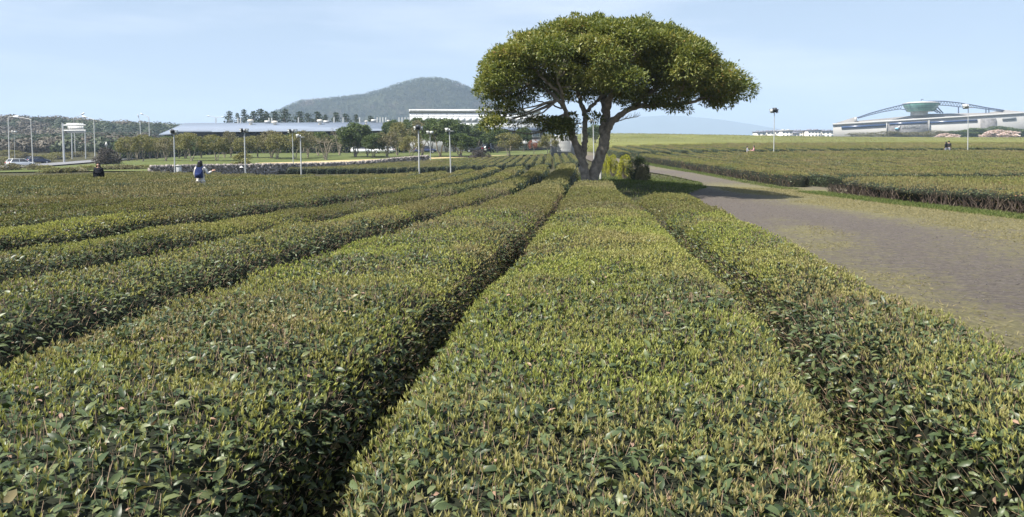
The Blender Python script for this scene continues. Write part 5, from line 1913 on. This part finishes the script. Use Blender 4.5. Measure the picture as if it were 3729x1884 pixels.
# ------------------------------------------------------------------ people
M['skin'] = mat('skin', (.55, .34, .25), .55, var=.06, spec=.4)
M['hair'] = mat('black_hair', (.012, .010, .010), .45, var=.3)
M['eye'] = mat('eye', (.02, .015, .012), .2)


def skin_mesh(name, pts, edges, rads, m, parent=None, sub=1, root=0):
    """one continuous surface grown round a skeleton"""
    me = bpy.data.meshes.new(name)
    me.from_pydata([tuple(p) for p in pts], edges, [])
    o = bpy.data.objects.new(name, me)
    C.objects.link(o)
    sk = o.modifiers.new('skin', 'SKIN')
    sk.use_smooth_shade = True
    lay = me.skin_vertices[0].data if len(me.skin_vertices) else None
    if lay is None:
        bpy.context.view_layer.objects.active = o
        bpy.ops.mesh.customdata_skin_add()
        lay = me.skin_vertices[0].data
    for i, r in enumerate(rads):
        lay[i].radius = r if isinstance(r, tuple) else (r, r)
        lay[i].use_root = i == root
    ss = o.modifiers.new('sub', 'SUBSURF')
    ss.levels = ss.render_levels = sub
    bpy.context.view_layer.update()
    dg = bpy.context.evaluated_depsgraph_get()
    m2 = bpy.data.meshes.new_from_object(o.evaluated_get(dg))
    o.modifiers.clear()
    o.data = m2
    bpy.data.meshes.remove(me)
    m2.materials.clear()
    m2.materials.append(m)
    for p in m2.polygons:
        p.use_smooth = True
    if parent is not None:
        o.parent = parent
    return o


def limb_hand(V, E, Rr, wrist, i_wrist, d, side_v, spread=1.0):
    """palm, four unequal fingers and a thumb"""
    d, side_v = unit(np.asarray(d, float)), unit(np.asarray(side_v, float))
    nrm = np.cross(d, side_v)
    V.append(wrist + d * .05)
    E.append((i_wrist, len(V) - 1))
    Rr.append((.030, .018))
    pm = len(V) - 1
    for k, (off, ln) in enumerate(((-.028, .062), (-.009, .074), (.010, .070), (.028, .054))):
        b = wrist + d * .085 + side_v * off
        V.append(b)
        E.append((pm, len(V) - 1))
        Rr.append(.0095)
        V.append(b + d * ln * .5 + nrm * .008)
        E.append((len(V) - 2, len(V) - 1))
        Rr.append(.0085)
        V.append(b + d * ln + nrm * .026)
        E.append((len(V) - 2, len(V) - 1))
        Rr.append(.007)
    b = wrist + d * .04 + side_v * -.042
    V.append(b)
    E.append((pm, len(V) - 1))
    Rr.append(.011)
    V.append(b + d * .045 - side_v * .018 + nrm * .01)
    E.append((len(V) - 2, len(V) - 1))
    Rr.append(.009)


def make_person(label, pos, rz, H=1.62, top_mat=None, trouser_mat=None, arms=None, hair_len=.0, female=True, hood=False, sleeves=True, lean=0.0, top_len=.0, wide=1.0, shorts=False):
    """facing -y when rz = 0. arms: list of (elbow, wrist) offsets in body units for left/right or None (hanging)"""
    k = H / 1.62
    V = [np.array(q) * k for q in [(0, 0, .90), (0, 0, 1.02), (0, .005, 1.14), (0, .01, 1.27), (0, .012, 1.36), (0, .0, 1.43), (0, -.012, 1.49), (0, -.012, 1.565)]]
    E = [(0, 1), (1, 2), (2, 3), (3, 4), (4, 5), (5, 6), (6, 7)]
    Rr = [(.15 * k, .105 * k), (.125 * k, .092 * k), (.13 * k, .10 * k), (.145 * k, .105 * k), (.07 * k, .06 * k), (.048 * k, .05 * k), (.070 * k, .083 * k), (.062 * k, .074 * k)]
    # nose and chin
    V += [np.array((0, -.098, 1.50)) * k, np.array((0, -.075, 1.445)) * k]
    E += [(6, 8), (6, 9)]
    Rr += [.016 * k, .026 * k]
    for s in (-1, 1):
        V.append(np.array((s * .076, .004, 1.505)) * k)
        E.append((6, len(V) - 1))
        Rr.append(.014 * k)
    arm_pts = []
    for s, spec in zip((-1, 1), arms or (None, None)):
        sh = np.array((s * .165, .012, 1.325)) * k
        el = np.array((s * .205, .03, 1.06)) * k
        wr = np.array((s * .215, -.03, .84)) * k
        if spec:
            el, wr = np.array(spec[0]) * k, np.array(spec[1]) * k
        V.append(sh)
        i0 = len(V) - 1
        E.append((3, i0))
        Rr.append(.055 * k)
        V.append(el)
        E.append((i0, i0 + 1))
        Rr.append(.038 * k)
        V.append(wr)
        E.append((i0 + 1, i0 + 2))
        Rr.append(.025 * k)
        d = wr - el
        limb_hand(V, E, Rr, wr, i0 + 2, d, np.cross(unit(d), [0.3, 1, .2]))
        arm_pts.append((sh, el, wr))
    for s in (-1, 1):
        i0 = len(V)
        V += [np.array((s * .085, .0, .80)) * k, np.array((s * .09, -.012, .47)) * k, np.array((s * .085, .02, .09)) * k, np.array((s * .09, -.10, .035)) * k]
        E += [(0, i0), (i0, i0 + 1), (i0 + 1, i0 + 2), (i0 + 2, i0 + 3)]
        Rr += [.082 * k, .055 * k, .036 * k, (.04 * k, .028 * k)]
    body = skin_mesh('person', V, E, Rr, M['skin'])
    body.location = tuple(float(q) for q in pos)
    body.rotation_euler = (lean, 0, rz)
    tag(body, label, 'person')
    # clothes follow the body a little outside it
    tv = [V[0] * 1.0, V[1], V[2], V[3], V[4] - [0, 0, .015 * k]]
    te = [(0, 1), (1, 2), (2, 3), (3, 4)]
    trd = [(.165 * k * wide, .122 * k * wide), (.145 * k * wide, .112 * k * wide), (.148 * k * wide, .117 * k), (.163 * k, .123 * k), (.082 * k, .074 * k)]
    if top_len > 0:
        tv.append(V[0] - [0, 0, top_len])
        te.append((0, 5))
        trd.append((.175 * k, .135 * k))
    for sh, el, wr in arm_pts:
        i0 = len(tv)
        end = wr if sleeves else sh + (el - sh) * .75
        pts = [sh, el, wr + (el - wr) * .06] if sleeves else [sh, end]
        tv += pts
        te += [(3, i0)] + [(i0 + q, i0 + q + 1) for q in range(len(pts) - 1)]
        trd += [.070 * k, .054 * k, .040 * k][:len(pts)]
    skin_mesh('top', tv, te, trd, top_mat, body)
    pv_, pe, pr = [V[0], V[1] - [0, 0, .05 * k]], [(0, 1)], [(.160 * k, .118 * k), (.132 * k, .10 * k)]
    for s in (-1, 1):
        i0 = len(pv_)
        pts = [np.array((s * .088, 0, .79)) * k, np.array((s * .092, -.01, .47)) * k, np.array((s * .087, .02, .12)) * k]
        pv_ += pts
        pe += [(0, i0), (i0, i0 + 1), (i0 + 1, i0 + 2)]
        pr += [.096 * k, .075 * k, .062 * k]
    skin_mesh('trousers', pv_, pe, pr, trouser_mat, body)
    for s in (-1, 1):
        sb = MB()
        sb.ellipsoid(np.array((s * .09, -.045, .04)) * k, np.array((.05, .13, .045)) * k, 12, 8)
        sb.build('shoe', M['dark_metal'], body, smooth=True)
        MB().ellipsoid(np.array((s * .030, -.090, 1.523)) * k, np.array((.011, .006, .007)) * k, 8, 6).build('eye', M['eye'], body)
    MB().ellipsoid(np.array((0, -.089, 1.462)) * k, np.array((.022, .006, .006)) * k, 8, 6).build('mouth', M.setdefault('lip', mat('lip', (.42, .16, .14), .5)), body)
    # hair: cap with the face left open, and its fall
    hb = MB()
    rows = []
    for i in range(11):
        el_ = PI / 2 - i * (PI * .62 / 10)
        row = []
        for j in range(20):
            az = j * 2 * PI / 20
            front = max(0, -math.sin(az))
            e2 = el_ if front < .35 else max(el_, .62 * front + .12)
            row.append(np.array((math.cos(az) * math.cos(e2) * .093, .004 + math.sin(az) * math.cos(e2) * .105, 1.535 + math.sin(e2) * .112)) * k)
        rows.append(row)
    hb.grid(np.array(rows), 0, .5, True)
    if hair_len > 0:
        P = []
        for i in range(7):
            z = 1.53 - hair_len * i / 6
            wd = .098 + .020 * math.sin(i / 6 * PI)
            P.append([np.array((math.cos(a) * wd, .02 + .088 * math.sin(a) + .012 * i / 6, z)) * k for a in np.linspace(-.35, PI + .35, 16)])
        P = np.array(P)
        hb.grid(P)
        hb.grid(P * np.array([.9, .86, 1]))
    hb.build('hair', M['hair'], body, smooth=True)
    return body


def cloth(n, c, v=.12):
    return mat(n, c, .85, var=v, vscale=8, bump=.2, bscale=30, spec=.2)


M['black_cloth'] = cloth('black_cloth', (.010, .011, .016))
M['white_cloth'] = cloth('white_cloth', (.72, .68, .64))
M['navy_cloth'] = cloth('navy_cloth', (.018, .032, .11))
M['pink_cloth'] = cloth('pink_cloth', (.62, .33, .34))
M['maroon_cloth'] = cloth('maroon_cloth', (.14, .04, .05))
M['grey_cloth'] = cloth('grey_cloth', (.36, .38, .42))
M['jean_cloth'] = cloth('pale_jean_cloth', (.42, .47, .55))
M['charcoal_cloth'] = cloth('charcoal_cloth', (.03, .03, .035))


def stand(u, vhead, Y, H):
    """where a person of height H stands so that the top of the head is seen at vhead"""
    p = at(u, vhead, Y)
    p[2] -= H
    return p


make_person('woman in a loose black top with long dark hair facing the camera among the hedges', stand(357, 593, 38.0, 1.56), R(8), 1.56, M['black_cloth'], M['black_cloth'], hair_len=.30,
            top_len=.12,
            arms=[((-.235, .02, 1.08), (-.235, .03, .80)), ((.235, .02, 1.08), (.235, .03, .80))], wide=1.38)
pw_ = stand(728, 586, 31.0, 1.64)
make_person('woman in white seen from behind, dark blue backpack, one arm held out', pw_, R(186), 1.64, M['white_cloth'], M['white_cloth'], hair_len=.36, sleeves=True, top_len=.10,
            arms=[((-.27, -.02, 1.10), (-.42, -.16, 1.20)), ((.23, -.02, 1.08), (.20, -.12, .92))])
bp_ = thing('backpack', 'dark blue backpack worn by the woman in white', 'backpack', tuple(pw_), R(186))
kb = 1.64 / 1.62
bm = MB()
rows = []
for i in range(9):
    q = i / 8
    wd = .15 * (1 - .28 * max(0, q - .65) / .35) * (1 if q > .05 else .9)
    z = .93 + q * .43
    dp = .15 * (1 - .45 * max(0, q - .5) / .5)
    rows.append([np.array((math.copysign(abs(math.cos(a)) ** .5, math.cos(a)) * wd, .13 + dp * .5 + math.copysign(abs(math.sin(a)) ** .5, math.sin(a)) * dp * .5, z)) * kb for a in np.arange(20) * 2 * PI / 20])
bm.grid(np.array(rows), 0, .5, True)
bm.polys(rows[-1], [tuple(range(20))])
bm.polys(rows[0], [tuple(range(20))[::-1]])
bm.build('bag', M['navy_cloth'], bp_, smooth=True)
MB().box(np.array((0, .295, 1.06)) * kb, (.22, .05, .18)).build('pocket', M['navy_cloth'], bp_)
for s in (-1, 1):
    MB().tube(np.array([(s * .10, .15, 1.34), (s * .115, .04, 1.405), (s * .12, -.10, 1.33), (s * .125, -.135, 1.18), (s * .13, .02, 1.0), (s * .12, .12, .98)]) * kb, [.02] * 6, 6).build('strap', M['navy_cloth'], bp_, smooth=True)
MB().tube(np.array([(-.03, .20, 1.36), (0, .20, 1.41), (.03, .20, 1.36)]) * kb, [.009] * 3, 6).build('handle', M['black_cloth'], bp_)

make_person('person in a pink top with dark hair standing in the far field', stand(2745, 531.5, 88.6, 1.60), R(250), 1.60, M['pink_cloth'], M['charcoal_cloth'], hair_len=.12, arms=[((-.20, -.06, 1.08), (-.14, -.28, 1.12)), ((.20, .02, 1.08), (.18, -.22, 1.06))])
make_person('person in pale grey standing opposite the one in pink', stand(2722, 532.5, 88.8, 1.60), R(70), 1.60, M['grey_cloth'], M['charcoal_cloth'], hair_len=.0, arms=[((-.20, -.04, 1.08), (-.16, -.24, 1.10)), ((.21, .03, 1.06), (.21, -.03, .84))])
make_person('shorter person of the dark-clad pair below the domed hall', stand(3445, 517, 89.4, 1.58), R(215), 1.58, M['black_cloth'], M['jean_cloth'], hair_len=.16)
make_person('taller person of the dark-clad pair below the domed hall, in pale trousers', stand(3456, 513.5, 89.6, 1.74), R(160), 1.74, M['charcoal_cloth'], M['grey_cloth'], hair_len=.0)

# ------------------------------------------------------------------ grass: green tufts under the stemmy hedges, straw on the track, mound
M['grass'] = leafmat('grass_blade', [(0, (.05, .085, .02)), (.5, (.10, .14, .036)), (1, (.19, .21, .075))], .7, .25, spec=.2)
M['straw'] = leafmat('straw_blade', [(0, (.13, .12, .045)), (.5, (.22, .195, .085)), (1, (.34, .285, .15))], .8, .15, spec=.2)
BL = (np.array([(-.05, 0, 0), (.05, 0, 0), (.03, .6, .08), (0, 1, .25)], float), np.array([(0, 1, 2), (0, 2, 3)]))


def grass(label, XY, size, mat_, flat=.25, seed=0, name='grass'):
    XY = np.asarray(XY)
    n = len(XY)
    rr = np.random.default_rng(seed)
    d = unit(rr.normal(size=(n, 3)) * np.array([1, 1, .2]) * (1 - flat * .0) + np.array([0, 0, 1.6 - 1.5 * flat]))
    f = frames(d, rr.normal(size=(n, 3)))
    Yd = np.hypot(XY[:, 0], XY[:, 1])
    pos = np.c_[XY, G(XY[:, 0], XY[:, 1]) + .012 + .0009 * Yd]
    s = size * rr.uniform(.5, 1.5, n)
    sc = np.stack([s * (.7 + Yd / 45), s, s], -1)
    mb = MB().inst(BL, pos, f, sc, 0, rr.random(n))
    return tag(mb.build(name, mat_), label, 'grass', kind='stuff')


def band(pts, w0, w1, n, seed):
    rr = np.random.default_rng(seed)
    P = resample(pts, 400)
    T = unit(np.gradient(P, axis=0))
    k = rr.integers(0, 400, n)
    off = rr.uniform(w0, w1, n)
    return P[k] + np.stack([T[k, 1], -T[k, 0]], -1) * off[:, None] + rr.normal(size=(n, 2)) * .12


grass('green grass fringe under the stemmy hedges', np.r_[band([(14.0, 18), (13.85, 27), (13.9, 35)], -.75, .35, 16000, 1), band([(13.9, 37), (13.7, 45), (13.9, 60), (14.4, 86)], -.7, .25, 12000, 2)], .085, M['grass'], .35, 1)
rr = np.random.default_rng(4)
q = rr.random((190000, 2)) * np.array([12.5, 34]) + np.array([3.0, 4])
edge = np.interp(q[:, 1], [4, 14, 19.5, 26, 31, 36, 42], [2.9, 4.4, 5.0, 6.2, 8, 9.4, 10.4])
pn = vnoise(q[:, 0] * 1.0, q[:, 1] * .42, .55, 91) * .6 + vnoise(q[:, 0], q[:, 1] * .5, 1.7, 92) * .4
side_ = np.exp(-((q[:, 0] - 11.8) / 1.6) ** 2) * .22 + np.exp(-((q[:, 0] - edge - .3) / .6) ** 2) * .25 + np.exp(-((q[:, 0] - (edge + 13.9) / 2) / .5) ** 2) * .06
keep = (q[:, 0] > edge) & (q[:, 0] < 13.9) & (straw_density(q[:, 0], q[:, 1]) + .5 * (pn - .5) > .30 + .25 * rr.random(len(q)))
grass('straw coloured dry grass on the gravel track', q[keep], .05, M['straw'], .8, 2)
q = rr.normal(size=(26000, 2)) * np.array([2.6, 6.0]) + np.array([6.6, 37])
keep = (q[:, 0] > np.interp(q[:, 1], [20, 28, 36, 50], [3.9, 4.2, 3.3, 4.0])) & (q[:, 0] < np.interp(q[:, 1], [24, 30, 36, 42, 60], [4.8, 7.0, 9.3, 10.4, 10.2]))
grass('short green grass over the mound under the big tree', q[keep], .10, M['grass'], .3, 3)

# loose pebbles on the track
n = 5000
py_ = 5 + 38 * rr.random(n) ** 1.5
px_ = np.interp(py_, [4, 14, 19.5, 26, 31, 36, 42], [2.9, 4.4, 5.0, 6.2, 8, 9.4, 10.4]) + rr.random(n) * 9
kp = (px_ < 14.0) & (straw_density(px_, py_) < .45 + .2 * rr.random(n))
px_, py_ = px_[kp], py_[kp]
OCT = (np.array([(1, 0, 0), (0, 1, 0), (-1, 0, 0), (0, -1, 0), (.1, .1, .7), (0, 0, -.5)], float), np.array([(0, 1, 4), (1, 2, 4), (2, 3, 4), (3, 0, 4), (1, 0, 5), (2, 1, 5), (3, 2, 5), (0, 3, 5)]))
pos = np.c_[px_, py_, G(px_, py_) + .018 + .0009 * np.hypot(px_, py_)]
M['pebble'] = leafmat('pebble', [(0, (.09, .08, .078)), (.6, (.15, .135, .13)), (1, (.20, .18, .17))], .9, 0)
o = MB().inst(OCT, pos, frames(rr.normal(size=(len(pos), 3)) * [1, 1, .2], np.tile([0, 0, 1.0], (len(pos), 1))), rr.uniform(.008, .016, len(pos))[:, None] * rr.uniform(.6, 1.3, (len(pos), 3)), 0, rr.random(len(pos))).build('gravel', M['pebble'])
tag(o, 'loose pebbles scattered on the gravel track', 'gravel', kind='stuff')
